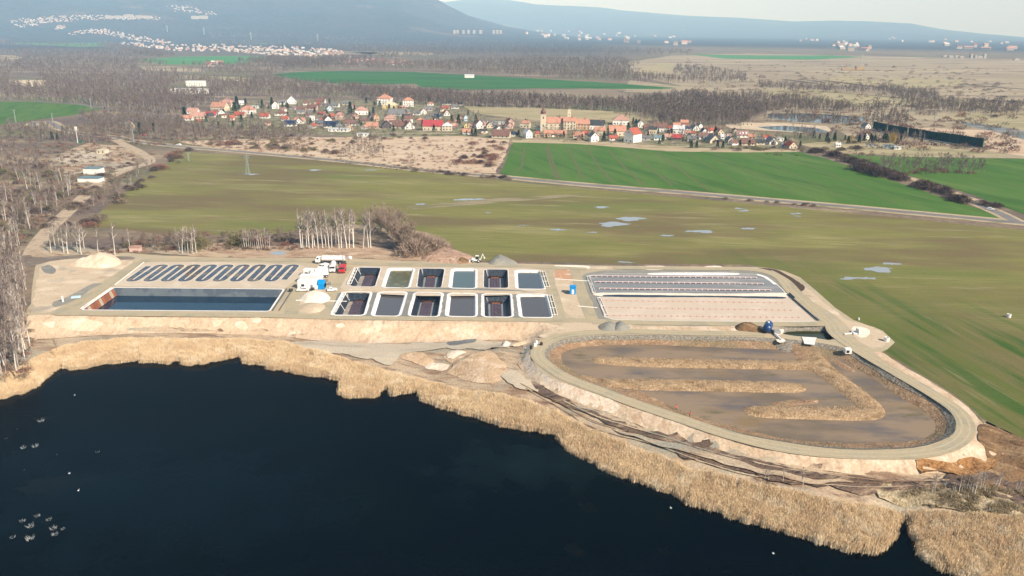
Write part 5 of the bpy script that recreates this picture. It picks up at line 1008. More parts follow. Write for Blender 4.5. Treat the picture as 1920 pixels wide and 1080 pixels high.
def house(x,y,w,d,hw,hr,typ,rc,wc,rz,label,group=None,name='house',nwin=3,floors=1,chim=1,z=0,cat='house',dorm=0,solar=False):
    e=empty(name,(x,y,z),label,cat,group,rz);b=B()
    v=[(-w/2,-d/2,-.3),(w/2,-d/2,-.3),(w/2,d/2,-.3),(-w/2,d/2,-.3),(-w/2,-d/2,hw),(w/2,-d/2,hw),(w/2,d/2,hw),(-w/2,d/2,hw)];f=[(0,1,5,4),(1,2,6,5),(2,3,7,6),(3,0,4,7)]
    if typ=='gable':
        v+=[(-w/2,0,hw+hr),(w/2,0,hw+hr)];f+=[(5,6,9),(7,4,8)]
    elif typ=='flat': f+=[(4,5,6,7)]
    b.add(v,f);b.ob('wall',wmat(wc),e)
    r=B();o=.45;t=.28
    if typ=='gable':
        s=hr/(d/2);e0=hw-o*s
        prof=[(-d/2-o,e0+.02),(0,hw+hr+.02),(d/2+o,e0+.02),(d/2+o,e0+t),(0,hw+hr+t),(-d/2-o,e0+t)]
        vv=[(-w/2-o,a,c) for a,c in prof]+[(w/2+o,a,c) for a,c in prof];n=6
        r.add(vv,[(0,1,4,5),(1,2,3,4),(7,6,11,10),(8,7,10,9)]+[(i,n+i,n+(i+1)%n,(i+1)%n) for i in range(n)])
    elif typ=='hip':
        k=max(w/2-d/2,.3);z0=hw+.02;vv=[(-w/2-o,-d/2-o,z0),(w/2+o,-d/2-o,z0),(w/2+o,d/2+o,z0),(-w/2-o,d/2+o,z0),(-k,0,z0+hr),(k,0,z0+hr)]
        r.add(vv,[(3,2,1,0),(0,1,5,4),(1,2,5),(2,3,4,5),(3,0,4)])
    else: r.box((0,0,hw+.16),(w+.5,d+.5,.3));r.box((0,0,hw+.36),(w*.3,d*.3,.12))
    ro=r.ob('roof',rmat(rc),e)
    if chim and typ!='flat':
        for q in range(chim):
            c=B();c.box((w*(.22-.3*q),.25*d*(1 if q%2 else -.3),hw+hr*.8+.7),(.8,.8,hr*.8+1.2));c.ob('chimney',m_chim,ro)
    hh=1.3
    for fl in range(floors):
        zc=1.7+fl*2.9
        if zc+.7>hw+.2:break
        for q in range(nwin):
            xx=(q+.5)/nwin*w-w/2;c=B();c.box((xx,-d/2,zc),(1.1,.12,hh));c.ob('window',m_win,e)
    if typ=='gable' or nwin>2:
        for s in(1,):
            for q in (-.22,.22):
                c=B();c.box((s*w/2,q*d,1.8),(.12,1.0,hh));c.ob('window',m_win,e)
            if typ=='gable' and hr>3:c=B();c.box((s*w/2,0,hw+hr*.3),(.12,.9,1.1));c.ob('window',m_win,e)
    if solar:
        c=B();s=math.atan2(hr,d/2);q=[(-w*.38,-d*.42),(w*.38,-d*.42),(w*.38,-d*.12),(-w*.38,-d*.12)]
        zz=lambda yy:hw+hr*(1+yy/(d/2))+t+.06
        c.add([(a,bb,zz(bb)) for a,bb in q]+[(a,bb,zz(bb)+.12) for a,bb in q],[(3,2,1,0),(4,5,6,7),(0,1,5,4),(1,2,6,5),(2,3,7,6),(3,0,4,7)]);c.ob('solar_panel',flat('solar_glass',(.02,.03,.07),.2,.6),e)
    for q in range(dorm):
        c=B();xx=(q+.5)/dorm*w*.8-w*.4;c.box((xx,-d*.27,hw+hr*.55),(1.6,1.8,1.5));c.ob('dormer',wmat(wc),ro)
    return e
# px, base y, width px, code: roofcolour wallcolour type(g/h/f/G=gable end on/s=solar) floors
HS="""351 226 18 oWg1;361 213 20 pWg1;370 223 26 pCg1;394 220 20 cWg1;411 208 30 oCg2;424 201 28 pCh2;436 197 14 oWg1;451 197 15 wWg1;463 214 27 oWh2;449 220 20 rCg1;474 203 22 wWf1;416 220 14 gWG2;496 222 18 rWg1;515 204 14 bWG2;526 217 22 bWh1;528 196 14 gWg1;546 195 18 gWG2;565 210 18 bCg1;575 197 14 bWg1;585 206 20 bPg1;600 194 20 bWg1;562 231 19 oWg1;534 227 14 rWg1;544 237 22 nWs1;560 232 14 nWG1;585 226 10 wWf2;595 234 17 gWG1;612 230 18 bWG1;620 240 28 nWs1;635 247 40 wWf1;617 208 15 gLG1;628 201 16 gWg1;637 224 18 pPh2;648 197 14 gCg1;657 236 20 bWg1;664 222 14 bPg1;677 215 26 pWh2;654 244 12 eOG1;680 256 22 wWf1;698 241 23 oOg1;704 227 12 oOG2;721 196 27 oWh3;731 205 27 eYh2;765 200 21 oWh3;731 230 22 pPh2;743 217 32 gGg1;766 231 17 bWg2;724 240 20 kDG1;747 241 26 bCg1;764 242 22 bWG1;788 234 15 oBh2;812 245 40 cCg2;807 198 11 oWh1;803 208 15 gGg1;837 197 17 kWg1;853 204 15 gWg1;863 198 9 kWg1;836 206 13 rCg1;836 217 14 rWG1;821 222 14 nWg1;793 214 14 pWG1;781 216 14 gWg1;873 227 8 gLG2;859 233 12 oCg1;874 240 10 eYG1;876 252 18 oWg1;897 241 16 bWG2;908 233 14 gWg1;918 240 15 gCG1;937 234 18 wWf1;953 241 15 bPG1;940 259 36 bCg1;933 247 14 gWG1;985 240 20 oCh2;956 237 14 bPG2;966 256 14 nWg1;989 259 15 wWG2;1048 229 13 gWG1;1085 259 22 oCg1;1098 254 12 rDg1;1120 243 30 kWg2;1165 234 33 pWh2;1125 254 22 oCg2;1113 266 18 gWG2;1157 255 34 oCg2;1150 264 17 rWg1;1187 267 28 rWT3;1200 239 12 gWG2;1213 243 14 bBg1;1224 251 16 kCg2;1233 263 15 tWg1;1238 248 27 bWg2;1253 261 16 pCg1;1270 263 20 cDg1;1257 244 13 rWg1;1269 239 14 oOg1;1283 238 15 oRg2;1273 251 22 wWg2;1288 245 12 nWg1;1303 245 14 gWG1;1312 244 9 gWG2;1290 253 10 oWg1;1300 254 8 rWg1;1320 250 10 nWG1;1334 249 16 rWg1;1349 253 15 pCG1;1297 265 17 gGg1;1320 261 22 bWg1;1337 268 22 gCG1;1358 261 14 wWg1;1369 268 14 gCG1;1392 258 24 mWg1;1382 272 14 kDg1;1403 273 25 bCg1;1425 272 17 kCg1;1410 261 14 oCg1;1439 263 14 rCg1;1447 271 18 gWG1;1463 265 14 wWf1;1470 276 10 gLg1;1484 279 18 rCG1;1402 236 22 eCf1;1625 241 12 gWG1;1620 261 15 pWG1;1571 276 9 wWg1;928 213 0 x"""
band=lambda x:('in the western part of the village' if x<640 else 'in the middle of the village left of the church' if x<960 else 'around the church and the large cream buildings' if x<1195 else 'in the eastern part of the village' if x<1500 else 'beside the green barrier')
HH=[]
for s in HS.split(';'):
    a=s.split()
    if a[2]=='0':continue
    HH.append((float(a[0]),float(a[1]),float(a[2]),a[3]))
HH.sort()
from collections import Counter
cnt=Counter();tot=Counter((h[3][0],h[3][1],h[3][2] in'h',h[3][2]=='f',band(h[0])) for h in HH)
bshort=lambda x:('western village' if x<640 else 'middle of the village' if x<960 else 'quarter around the church' if x<1195 else 'eastern village' if x<1500 else 'gardens by the green barrier')
for (px,py,wp_,cde) in HH:
    x,y=G(px,py);sl_=math.hypot(x,y,H);wm=wp_*sl_/F*.9;rc,wc,tp,fl=cde[0],cde[1],cde[2],int(cde[3]);typ={'g':'gable','s':'gable','G':'gable','T':'gable','h':'hip','f':'flat'}[tp]
    hw=2.6+2.4*(fl-1) if fl<3 else 8.0;rz=rnd.uniform(-.25,.15)
    if tp=='T': wm,dp=15,10.5;rz=-2.25+math.pi/2*0;hr=5
    elif tp=='G': dp=wm*.95;wm=wm*1.15;rz=-math.pi/2+rnd.uniform(.15,.5);hr=dp*.5
    elif tp=='h': dp=wm*.8;hr=dp*.36
    elif tp=='f': dp=wm*.55;hr=.3
    else: dp=min(wm*.62,11);hr=dp*.48
    ks=(rc,wc,typ=='hip',typ=='flat',band(px));cnt[ks]+=1
    shape={'gable':'gabled','hip':'hipped','flat':'flat'}[typ]
    n=tot[ks];pre=('' if n==1 else ords[cnt[ks]-1]+' from the left of the ')
    lab=(f'{WC_[wc][0]} house with {RC_[rc][0]} {shape} roof in the {bshort(px)}' if n==1 else f'{WC_[wc][0]} house with {RC_[rc][0]} {shape} roof, {ords[cnt[ks]-1]} from left in the {bshort(px)}')
    house(x,y+dp*.35,wm,dp,hw,hr,typ,rc,wc,rz,lab,'village houses',nwin=max(2,int(wm/3.4)),floors=fl,chim=(0 if typ=='flat' else 1+(wm>16)),dorm=3 if cde in('mWg1',) else 0,solar=tp=='s')
for i,(px,py) in enumerate(scat([(352,232),(400,206),(500,196),(640,194),(760,200),(860,212),(900,230),(1000,236),(1060,262),(1100,266),(1180,262),(1215,240),(1290,240),(1400,252),(1490,272),(1480,278),(1300,270),(1180,268),(1000,258),(850,246),(700,250),(560,240),(430,230)],78,0,303)):
    x,y=G(px,py);w_=rnd.uniform(5,9.5);house(x,y,w_,w_*rnd.uniform(.6,.8),rnd.uniform(2.2,3.2),rnd.uniform(1.2,2.6),'gable',rnd.choice('bgpbgmkr'),rnd.choice('WCPGBB'),rnd.uniform(-.4,1.6),'small outbuilding with a low gabled roof squeezed between the village houses','village outbuildings',name='outbuilding',nwin=1,chim=0,cat='outbuilding')
# church with tower and onion spire
def atg(px,py):x,y=G(px,py);return x,y
x,y=atg(1018,246);s=math.hypot(x,y)/F
e=empty('church_tower',(x,y,0),'pale church tower with a dark onion spire rising over the village','church');b=B();b.box((0,0,8.5),(5.6,5.6,17));b.box((0,0,17.2),(6.3,6.3,.5));b.ob('tower_wall',wmat('C'),e)
b=B();prof=[(3.1,17.4),(2.6,18.8),(2.9,19.8),(2.0,21.2),(1.0,22.2),(1.1,22.9),(.6,24),(.15,29)]
n=8;v=[(r*math.cos(2*math.pi*i/n),r*math.sin(2*math.pi*i/n),z) for r,z in prof for i in range(n)]
b.add(v,[(j*n+i,j*n+(i+1)%n,(j+1)*n+(i+1)%n,(j+1)*n+i) for j in range(len(prof)-1) for i in range(n)]);b.ob('spire',flat('copper_brown_roof',(.16,.07,.06),.6),e)
for zc in(6,14):
    for dx,dy in((0,-2.8),(2.8,0)):b=B();b.box((dx,dy,zc),(1.1 if dy else .14,1.1 if dx else .14,2.2));b.ob('window',m_win,e)
b=B();b.tube((2.85,0,15),(2.95,0,15),.9,n=12);b.ob('clock_face',m_rim,e)
def bld(px,py,w,d,hw,hr,typ,rc,wc,rz,lab,**k):x,y=atg(px,py);return house(x,y+d/2,w,d,hw,hr,typ,rc,wc,rz,lab,None,**k)
bld(1041,243,22,11,7,5.5,'gable','o','C',0,'long cream church nave with orange roof joined to the tower',name='church_nave',nwin=5,floors=2,cat='church')
bld(1068,244,13,11,9,3.6,'gable','o','C',0,'tall cream monastery block with orange roof right of the church nave',name='monastery_building',nwin=4,floors=3,cat='building')
bld(1091,243,16,10,6,4.6,'gable','o','O',0,'orange-roofed cream monastery wing right of the tall block',name='monastery_wing',nwin=5,floors=2,cat='building')
bld(1041,257,22,7,3.6,2.6,'gable','o','O',0,'low orange arcade wing in front of the church nave',name='arcade_wing',nwin=7,floors=1,cat='building')
bld(1067,222,4,4,9,1.4,'hip','e','C',0,'small cream belfry behind the monastery roofs',name='belfry',nwin=1,floors=2,chim=0,cat='tower')
bld(1008,258,5,5,4,2.6,'hip','r','O',0,'small orange pavilion with red roof left of the arcade wing',name='garden_pavilion',nwin=1,chim=0,cat='pavilion')
bld(838,246,10,8,5.2,3,'hip','w','C',0,'cream annex at the right end of the crimson-roofed house',name='annex',nwin=3,floors=2,chim=0,cat='building')
# buildings beyond the village
bld(352,176,52,18,7,.4,'flat','w','W',0,'long white flat-roofed factory hall in the woods',name='factory_hall',nwin=12,floors=2,cat='factory');bld(365,162,30,14,9,.4,'flat','w','W',0,'pale flat-roofed factory block behind the white hall',name='factory_block',nwin=7,floors=2,cat='factory')
bld(53,162,44,16,9,.4,'flat','e','C',0,'cream flat-roofed works building in the woods at far left',name='works_building',nwin=9,floors=2,cat='factory');bld(880,146,20,10,5,2,'gable','w','W',0,'lone white barn on the edge of the distant green field',name='barn',nwin=0,chim=0,cat='barn')
# two white cubes by the left clearing
bld(172,327,11.5,7,4.0,.3,'flat','t','W',-.05,'white box building with grey roof, the upper of two by the left track',name='utility_building',nwin=0,chim=0,cat='building')
bld(166,342,14.5,7,2.6,.3,'flat','t','W',-.05,'low white box building with grey roof, the lower of two by the left track',name='utility_building',nwin=0,chim=0,cat='building')
bld(190,289,7,6,3.2,.3,'flat','e','C',-.1,'small cream flat-roofed shed on the concrete yard at left',name='shed',nwin=2,chim=0,cat='shed');bld(238,240,9,7,3,3,'gable','g','C',-.3,'weathered gabled cottage among the bare trees left of the village',name='cottage',nwin=2,cat='cottage')
bld(252,473,4.5,3.2,2.2,.6,'flat','p','P',0,'tiny tan hut behind the yard between the bare trees',name='hut',nwin=0,chim=0,cat='hut')
bld(1668,279,10,4,3,.3,'flat','t','L',-.3,'pale blue trailer cabin on the dry meadow below the green barrier',name='trailer_cabin',nwin=3,chim=0,cat='cabin');bld(1684,281,6,4,2.6,.3,'flat','w','W',-.3,'small white trailer right of the pale blue trailer cabin',name='trailer_cabin',nwin=1,chim=0,cat='cabin')
bld(1636,276,8,4,2.4,.3,'flat','g','G',-.2,'low grey shed left of the pale blue trailer cabin',name='shed',nwin=2,chim=0,cat='shed')
# green noise barrier
e=None;GB=[((1637,243),(1662,249),8.5),((1664,249.5),(1700,255),8.3),((1703,255.5),(1765,266),8.2),((1765,266),(1842,278.5),8.8)]
mg=M('dark_green_netting',(.010,.034,.026),[((.018,.05,.036),3,.45,.65,1,0)],grain=.1)
bl=['leftmost short section','second section from left','third section behind the bare trees','longest rightmost section']
for i,(a,q,h_) in enumerate(GB):
    a=np.array(G(*a));q=np.array(G(*q));c=(a+q)/2;d=q-a;L_=np.linalg.norm(d);an=math.atan2(d[1],d[0]);e=empty('noise_barrier',(c[0],c[1],0),f'tall dark green barrier wall at right, {bl[i]}','barrier','green barrier sections',an)
    b=B();b.box((0,0,h_/2+.3),(L_,.4,h_));b.ob('panel',mg,e)
    for t in np.linspace(-.5,.5,max(3,int(L_/7))):b=B();b.box((t*L_,-.45,h_/2),(.3,.4,h_+.6));b.ob('post',flat('green_steel_post',(.03,.09,.06),.6),e)
    b=B();b.box((0,-.6,.35),(L_,.5,.7));b.ob('plinth',m_steel,e)
# distant houses and tower blocks
m_fw=[flat('far_white_wall',(.46,.42,.38)),flat('far_cream_wall',(.34,.28,.23))];protos=[]
for k in range(8):
    w=rnd.uniform(11,17);d=rnd.uniform(9,11);h_=rnd.uniform(4,7.5);r_=3.6;b=B();b.box((0,0,h_/2),(w,d,h_),mi=0);v=[(-w/2-.4,-d/2-.4,h_),(w/2+.4,-d/2-.4,h_),(w/2+.4,d/2+.4,h_),(-w/2-.4,d/2+.4,h_),(-w/2-.4,0,h_+r_),(w/2+.4,0,h_+r_)]
    b2=B();b2.add(v,[(3,2,1,0),(0,1,5,4),(1,2,5),(2,3,4,5),(3,0,4)])
    protos.append((b.me('far_wall',m_fw[k%2]),b2.me('far_roof',rmat('robgpwop'[k]))))
FARP=[]
def farh(poly,n,seed,grp,lab,sc=1.0):
    for j,(px,py) in enumerate(scat(poly,n,0,seed)):
        t=T(px,py)
        if t is None:continue
        FARP.append((math.hypot(t[0],t[1]),t,lab,grp,sc))
g1='houses of the distant villages';
farh([(22,38),(110,30),(200,29),(300,32),(300,38),(200,37),(100,42),(50,52),(20,50)],237,1,g1,'tiny house in the distant village on the mountain foot at upper left',0.66)
farh([(100,50),(125,48),(120,56),(100,55)],22,2,g1,'tiny house below the mountain village at upper left',0.64)
farh([(165,54),(195,54),(250,66),(330,80),(300,84),(230,72),(200,65),(130,66),(130,62)],153,3,g1,'tiny house in the upper street of the distant left village',0.64)
farh([(215,78),(300,84),(420,84),(560,88),(640,95),(645,104),(560,108),(440,98),(330,96),(230,84)],326,4,g1,'tiny house in the main part of the distant left village',0.58)
farh([(385,118),(420,118),(420,125),(385,125)],22,5,g1,'tiny house on the near edge of the distant left green field',0.58)
farh([(580,108),(640,108),(760,116),(780,124),(700,122),(600,114)],128,6,g1,'tiny house in the row left of the distant long green field',0.58)
farh([(310,12),(350,10),(410,26),(400,30),(330,22)],52,7,g1,'tiny house high on the mountain slope at upper left',0.74)
g2='specks of the far valley town';farh([(980,62),(1060,66),(1250,78),(1300,80),(1300,88),(1160,80),(1000,70)],28,8,g2,'white speck of a house in the hazy far valley',2.2);farh([(1480,72),(1600,76),(1640,96),(1580,98),(1540,84),(1490,78)],22,9,g2,'white speck of a house in the hazy far valley at right',2.0)
farh([(1750,82),(1920,92),(1920,98),(1760,90)],9,10,g2,'white speck of a house in the hazy far plain at right',2.4)
def farbuild():
    FARP.sort(key=lambda q:q[0]-q[4]*3000);V1=[];F1=[];I1=[];o=0
    for i,(d,t,lab,grp,sc) in enumerate(FARP):
        w_,r_=protos[rnd.randrange(8)];rz=rnd.uniform(-.7,.7);s3=(sc*rnd.uniform(.8,1.6),sc,sc*rnd.uniform(.9,1.3))
        if i<168:
            e=empty('house',t,lab,'house',grp,rz);e.scale=s3;ob('wall',w_,e);ob('roof',r_,e)
        else:
            mt=Matrix.Translation(t)@Matrix.Rotation(rz,4,'Z')@Matrix.Diagonal((*s3,1))
            for me,mi in((w_,0),(r_,1)):
                V1+=[tuple(mt@v.co) for v in me.vertices];F1+=[tuple(k+o for k in p.vertices) for p in me.polygons];I1+=[mi+(2 if mi and i%2 else 0)]*len(me.polygons);o=len(V1)
    tag(ob('distant_houses',mesh('distant_houses',V1,F1,[m_fw[0],rmat('o'),m_fw[1],rmat('w')],I1)),'scattered tiny pale houses in the hazy distance','houses',None,'stuff')
def block(px,py,w,h_,lab,grp,d=16):
    t=T(px,py)
    if t is None:return
    s=math.hypot(t[0],t[1])/F;e=empty('apartment_block',t,lab,'building',grp);b=B();b.box((0,0,h_*s/2),(w*s,d,h_*s));b.ob('wall',m_fw[0],e)
    b=B();b.box((0,0,h_*s+1),(w*s*.4,d*.5,2.4));b.ob('roof_cabin',m_fw[1],e)
    for q in range(2):b=B();b.box((0,-d/2-.1,h_*s*(.33+.33*q)),(w*s*.9,.25,h_*s*.07));b.ob('window_band',m_win,e)
farh([(1660,70),(1900,80),(1900,88),(1680,82)],14,11,g2,'white speck of a house in the hazy far plain at right',2.2);farh([(940,56),(1120,60),(1300,72),(1100,70)],18,12,g2,'white speck of a house in the hazy far valley',2.2);farbuild()
for i,(x_,w) in enumerate([(852,4),(858,3.6),(869,4),(878.5,4),(889,4.5),(901.5,5),(926,4),(932.5,4),(939,4)]):block(x_,63.2,w,6,f'white tower block in the row on the far hillside, {ords[i]} from the left','white tower blocks on the far hillside')
for i,(x_,y_,w,h_) in enumerate([(205,35,12,4),(222,35,10,4.5),(242,33,14,4.5),(262,34,12,4),(278,35,12,4),(366,36,12,5),(382,36,14,5)]):block(x_,y_,w,h_,f'long pale apartment block in the mountain foot village, {ords[i]} from the left','pale blocks in the mountain village')
for i,(x_,y_,w,h_) in enumerate([(1771,107,7,2.5),(1782,108,8,2.8),(1794,108,8,2.8),(1802,108.5,6,2.5),(1820,109,3,6),(1828,109,3,4),(1836,109,8,2.5),(1845,109,3.5,6),(1905,113,8,2)]):block(x_,y_,w,h_,f'white block on the hazy plain at far right, {ords[i]} from the left','white blocks on the far right plain')
# pylons, poles, mast
m_lat=flat('grey_green_lattice',(.30,.36,.33),.6)
def pylon(px,pb,pt,lab,arms=2,wd=1.6,grp='power pylons'):
    x,y=atg(px,pb);h_=ztop(px,pt,y);e=empty('power_pylon',(x,y,0),lab,'pylon',grp);b=B();s=wd
    for a,c in((-1,-1),(1,-1),(1,1),(-1,1)):b.tube((a*s/2,c*s/2,-.2),(a*.22,c*.22,h_),.13,.09,4)
    n=7
    for k in range(n):
        z0=h_*k/n;z1=h_*(k+1)/n;r0=s/2*(1-k/n)+.2*k/n;r1=s/2*(1-(k+1)/n)+.2*(k+1)/n
        for a,c in(((-r0,-r0,z0),(r1,-r1,z1)),((r0,-r0,z0),(-r1,-r1,z1)),((r0,r0,z0),(r1,-r1,z1)),((-r0,-r0,z0),(-r1,r1,z1))):b.tube(a,c,.06,.06,3)
    b.ob('lattice_mast',m_lat,e)
    for k in range(arms):
        z=h_*(.97-.11*k);q=B();L_=2.6-.2*k;q.tube((-L_,0,z),(L_,0,z),.11,.11,4);q.tube((-L_,0,z),(0,0,z+.9),.06,.06,3);q.tube((L_,0,z),(0,0,z+.9),.06,.06,3);a_=q.ob('cross_arm',m_lat,e)
        for t in(-1,1):q=B();q.tube((t*L_,0,z),(t*L_,0,z-.9),.1,.1,5);q.ob('insulator',m_dk,a_)
    return e
pylon(465,327,291,'grey lattice pylon standing in the olive field beside a puddle',2,2.2);pylon(354,302,286,'thin pole pylon near the upper left corner of the olive field',1,.6)
for i,(x_,b_,t_) in enumerate([(30,230,206),(99,228,213),(86,252,236),(171,203,185),(251,266,242),(1752,224,205),(1632,208,196),(1659,222,208),(1365,166,156),(1336,160,151),(1309,157,148),(314,60,48),(383,65,52),(471,74,60),(596,77,64),(1256,150,140)]):
    if b_<80:
        t=T(x_,b_)
        if not t:continue
        h_=H+ray(x_,t_)[2]*t[1]/ray(x_,t_)[1]-t[2];e=empty('power_pylon',t,f'thin distant lattice pylon, {ords[i]} of the far ones','pylon','far pylons');b=B();b.tube((0,0,0),(0,0,h_),3.4,1.6,4);b.ob('lattice_mast',m_lat,e);b=B()
        for k in range(3):b.tube((-9,0,h_*(.95-.13*k)),(9,0,h_*(.95-.13*k)),1.2,1.2,4)
        b.ob('cross_arm',m_lat,e)
    else: pylon(x_,b_,t_,f'thin pale power pole in the country around the village, {ords[i]} in the line of sight',1,.7,'far power poles')
for o_ in COL.objects:
    if o_.get('group')=='far pylons':o_['label']='thin hazy lattice pylon below the distant mountain'
    if o_.get('group')=='far power poles':o_['label']='thin pale power pole in the country around the village'
x,y=atg(146,268);e=empty('telecom_mast',(x,y,0),'slim white telecom mast with round antennas beside the left clearing','mast');h_=ztop(146,237,y);b=B();b.tube((0,0,0),(0,0,h_),.4,.22,8);b.ob('pole',m_steel,e)
for k,zz in enumerate((.8,.88,.95)):
    for a in range(3):b=B();an=a*2.1+k;b.tube((math.cos(an)*.6,math.sin(an)*.6,h_*zz),(math.cos(an)*1.1,math.sin(an)*1.1,h_*zz),.55,.55,8);b.ob('antenna',m_rim,e)
b=B();b.box((1.5,1,1.2),(3,2,2.4));b.ob('equipment_cabin',flat('green_cabin',(.05,.12,.07)),e)
# dragline on the mine plain
x,y=atg(1611,132);e=empty('dragline_excavator',(x,y,0),'yellowish mining excavator far off on the brown plain','excavator');b=B();b.box((0,0,6),(22,12,10));b.box((-30,0,3),(40,8,5));b.ob('machine_house',flat('ochre_paint',(.35,.24,.12)),e);b=B();b.tube((4,0,10),(2,0,46),1.2,.8,4);b.tube((2,0,46),(30,0,6),.6,.6,4);b.tube((6,0,8),(24,0,34),.8,.6,4);b.ob('boom',m_lat,e)
# ================= vehicles and site equipment =================
m_whitep=flat('white_vehicle_paint',(.82,.82,.80),.3,.5);m_redp=flat('red_vehicle_paint',(.55,.02,.03),.35,.5);m_tyre=flat('black_rubber',(.02,.02,.02),.8,.2);m_chas=flat('dark_chassis',(.06,.06,.06),.6);m_glass=flat('dark_glass',(.02,.03,.035),.1,.6);m_bluep=flat('bright_blue_paint',(.0,.25,.62),.4,.4);m_gry=flat('grey_steel',(.28,.28,.28),.5)
def wheels(e,xs,w,r):
    for x_ in xs:
        for s in(-1,1):
            b=B();b.tube((x_,s*w/2-s*.28,r),(x_,s*w/2,r),r,r,12);wo=b.ob('wheel',m_tyre,e);b=B();b.tube((x_,s*w/2,r),(x_,s*w/2+s*.03,r),r*.5,r*.5,8);b.ob('rim',m_steel,wo)
def car(px,py,rz,lab,paint,L_=4.4,hh=1.45,van=False,grp=None,name='parked_car',cat='car'):
    x,y=atg(px,py);e=empty(name,(x,y,.12),lab,cat,grp,rz);w=1.85 if not van else 2.0
    prof=([(-L_/2,.35),(-L_/2,.9),(-L_/2+.15,hh*.97),(-L_/2+.5,hh),(L_/2-1.5,hh),(L_/2-.75,hh*.6),(L_/2-.1,hh*.5),(L_/2,.4)] if van else [(-L_/2,.35),(-L_/2,.85),(-L_/2+.35,.95),(-L_/2+.8,hh),(L_/2-1.9,hh),(L_/2-1.15,.95),(L_/2-.1,.8),(L_/2,.4)])
    b=B();b.prism(prof,-w/2,w/2);b.ob('body',paint,e)
    for s in(-1,1):
        b=B();a=(-L_/2+.9,L_/2-1.9)
        if van:a=(L_/2-2.4,L_/2-1.2)
        b.box(((a[0]+a[1])/2,s*(w/2+.005),hh*.8),(a[1]-a[0],.04,hh*.24));b.ob('side_window',m_glass,e)
        b=B();b.box((L_/2-.02,s*w*.36,.65),(.08,.35,.18));b.ob('headlight',m_rim,e)
    b=B();fx=L_/2-(1.12 if van else 1.5);b.box((fx,0,hh*.8),(.3,w*.84,hh*.26),tx=.6,sx=-.15);b.ob('windscreen',m_glass,e)
    wheels(e,(-L_/2+.85,L_/2-.85),w,.34);return e
def truck(px,py,rz,lab,kind,paint,L_=7.5,name='lorry'):
    x,y=atg(px,py);e=empty(name,(x,y,.12),lab,'truck',None,rz);b=B();b.box((0,0,.95),(L_,1.0,.3));b.ob('chassis',m_chas,e)
    b=B();b.prism([(L_/2-2.1,.9),(L_/2-2.1,3.0),(L_/2-.5,3.0),(L_/2-.1,2.0),(L_/2,.7),(L_/2-1.9,.7)],-1.2,1.2);c=b.ob('cab',paint,e)
    b=B();b.box((L_/2-.17,0,2.45),(.3,2.1,.8),tx=.4,sx=-.12);b.ob('windscreen',m_glass,c)
    for s in(-1,1):b=B();b.box((L_/2-1.1,s*1.21,2.4),(.9,.05,.7));b.ob('side_window',m_glass,c)
    if kind=='tanker':
        b=B();Lt=L_-2.9;n=14
        b.tube((-L_/2+.1,0,2.35),(-L_/2+Lt,0,2.35),1.2,1.2,n);b.ob('tank',paint,e)
        for q in(.2,.5,.8):b=B();b.tube((-L_/2+Lt*q,0,3.5),(-L_/2+Lt*q,0,3.75),.35,.35,8);b.ob('hatch',m_steel,e)
    if kind=='mixer':
        b=B();b.tube((-L_/2+.2,0,2.9),(-L_/2+1.6,0,2.6),.8,1.25,12);b.tube((-L_/2+1.6,0,2.6),(L_/2-2.6,0,2.2),1.25,1.0,12);b.ob('drum',paint,e);b=B();b.box((-L_/2+.1,0,3.5),(.9,.9,.7),tx=.6,ty=.6);b.ob('hopper',m_gry,e)
    if kind=='box':b=B();b.box((-1.15,0,2.4),(L_-2.5,2.45,2.5));b.ob('cargo_box',paint,e)
    if kind=='tipper':b=B();b.box((-1.15,0,1.9),(L_-2.5,2.4,1.3),tx=1.05,ty=1.05);b.ob('tipper_body',paint,e)
    wheels(e,(-L_/2+.9,-L_/2+2.2,L_/2-1.3) if L_<9 else (-L_/2+.9,-L_/2+2.1,-L_/2+3.3,L_/2-4.2,L_/2-1.3),2.4,.52);return e
truck(620,494,math.pi,'long white tanker lorry parked at the back of the yard','tanker',m_whitep,13,'tanker_lorry')
truck(625,508,-1.45,'white concrete mixer lorry standing in front of the tanker','mixer',m_whitep,7.5,'mixer_lorry')
truck(643,510,-1.5,'red crane lorry beside the white mixer','tipper',m_redp,6.5,'crane_lorry')
x,y=atg(645,499);e=empty('loader_crane',(x,y,.5),'folded grey loading crane behind the red lorry','crane');b=B();b.box((0,0,1),(1.6,1.4,1.6));b.ob('crane_base',m_chas,e);b=B();b.tube((0,0,1.8),(-.6,0,3.9),.22,.18,6);b.tube((-.6,0,3.9),(2.6,.2,3.0),.18,.14,6);b.tube((2.6,.2,3),(1.8,0,1.4),.14,.1,6);b.ob('crane_arm',m_gry,e);b=B();b.sph((2.6,1.2,3),.9,8,6);b.ob('water_drum',m_whitep,e)
car(606,505,-2.2,'white van parked in front of the tanker lorry','m' and m_whitep,5.2,2.3,True,name='parked_van',cat='van')
truck(599,520,-2.95,'white box van with dark cab windows beside the white tents','box',m_whitep,7.8,'box_van')
car(568,546,.15+math.pi,'white estate car in front of the large white container',m_whitep,4.8,1.5)
car(623,546,.3,'small white car with dark windows beside the sand heap',m_whitep,3.9,1.5)
car(335,273,-.08+math.pi,'white car driving on the country road behind the olive field',m_whitep,4.6,1.6);car(1857,394,-.5,'white car on the road at the right edge',m_whitep,4.4,1.5);car(270,254,0,'red car parked under the spruces left of the village',m_redp,4.4,1.5);car(242,308,0,'black car on the track beside the left clearing',flat('black_paint',(.02,.02,.025),.3),4.4,1.5)
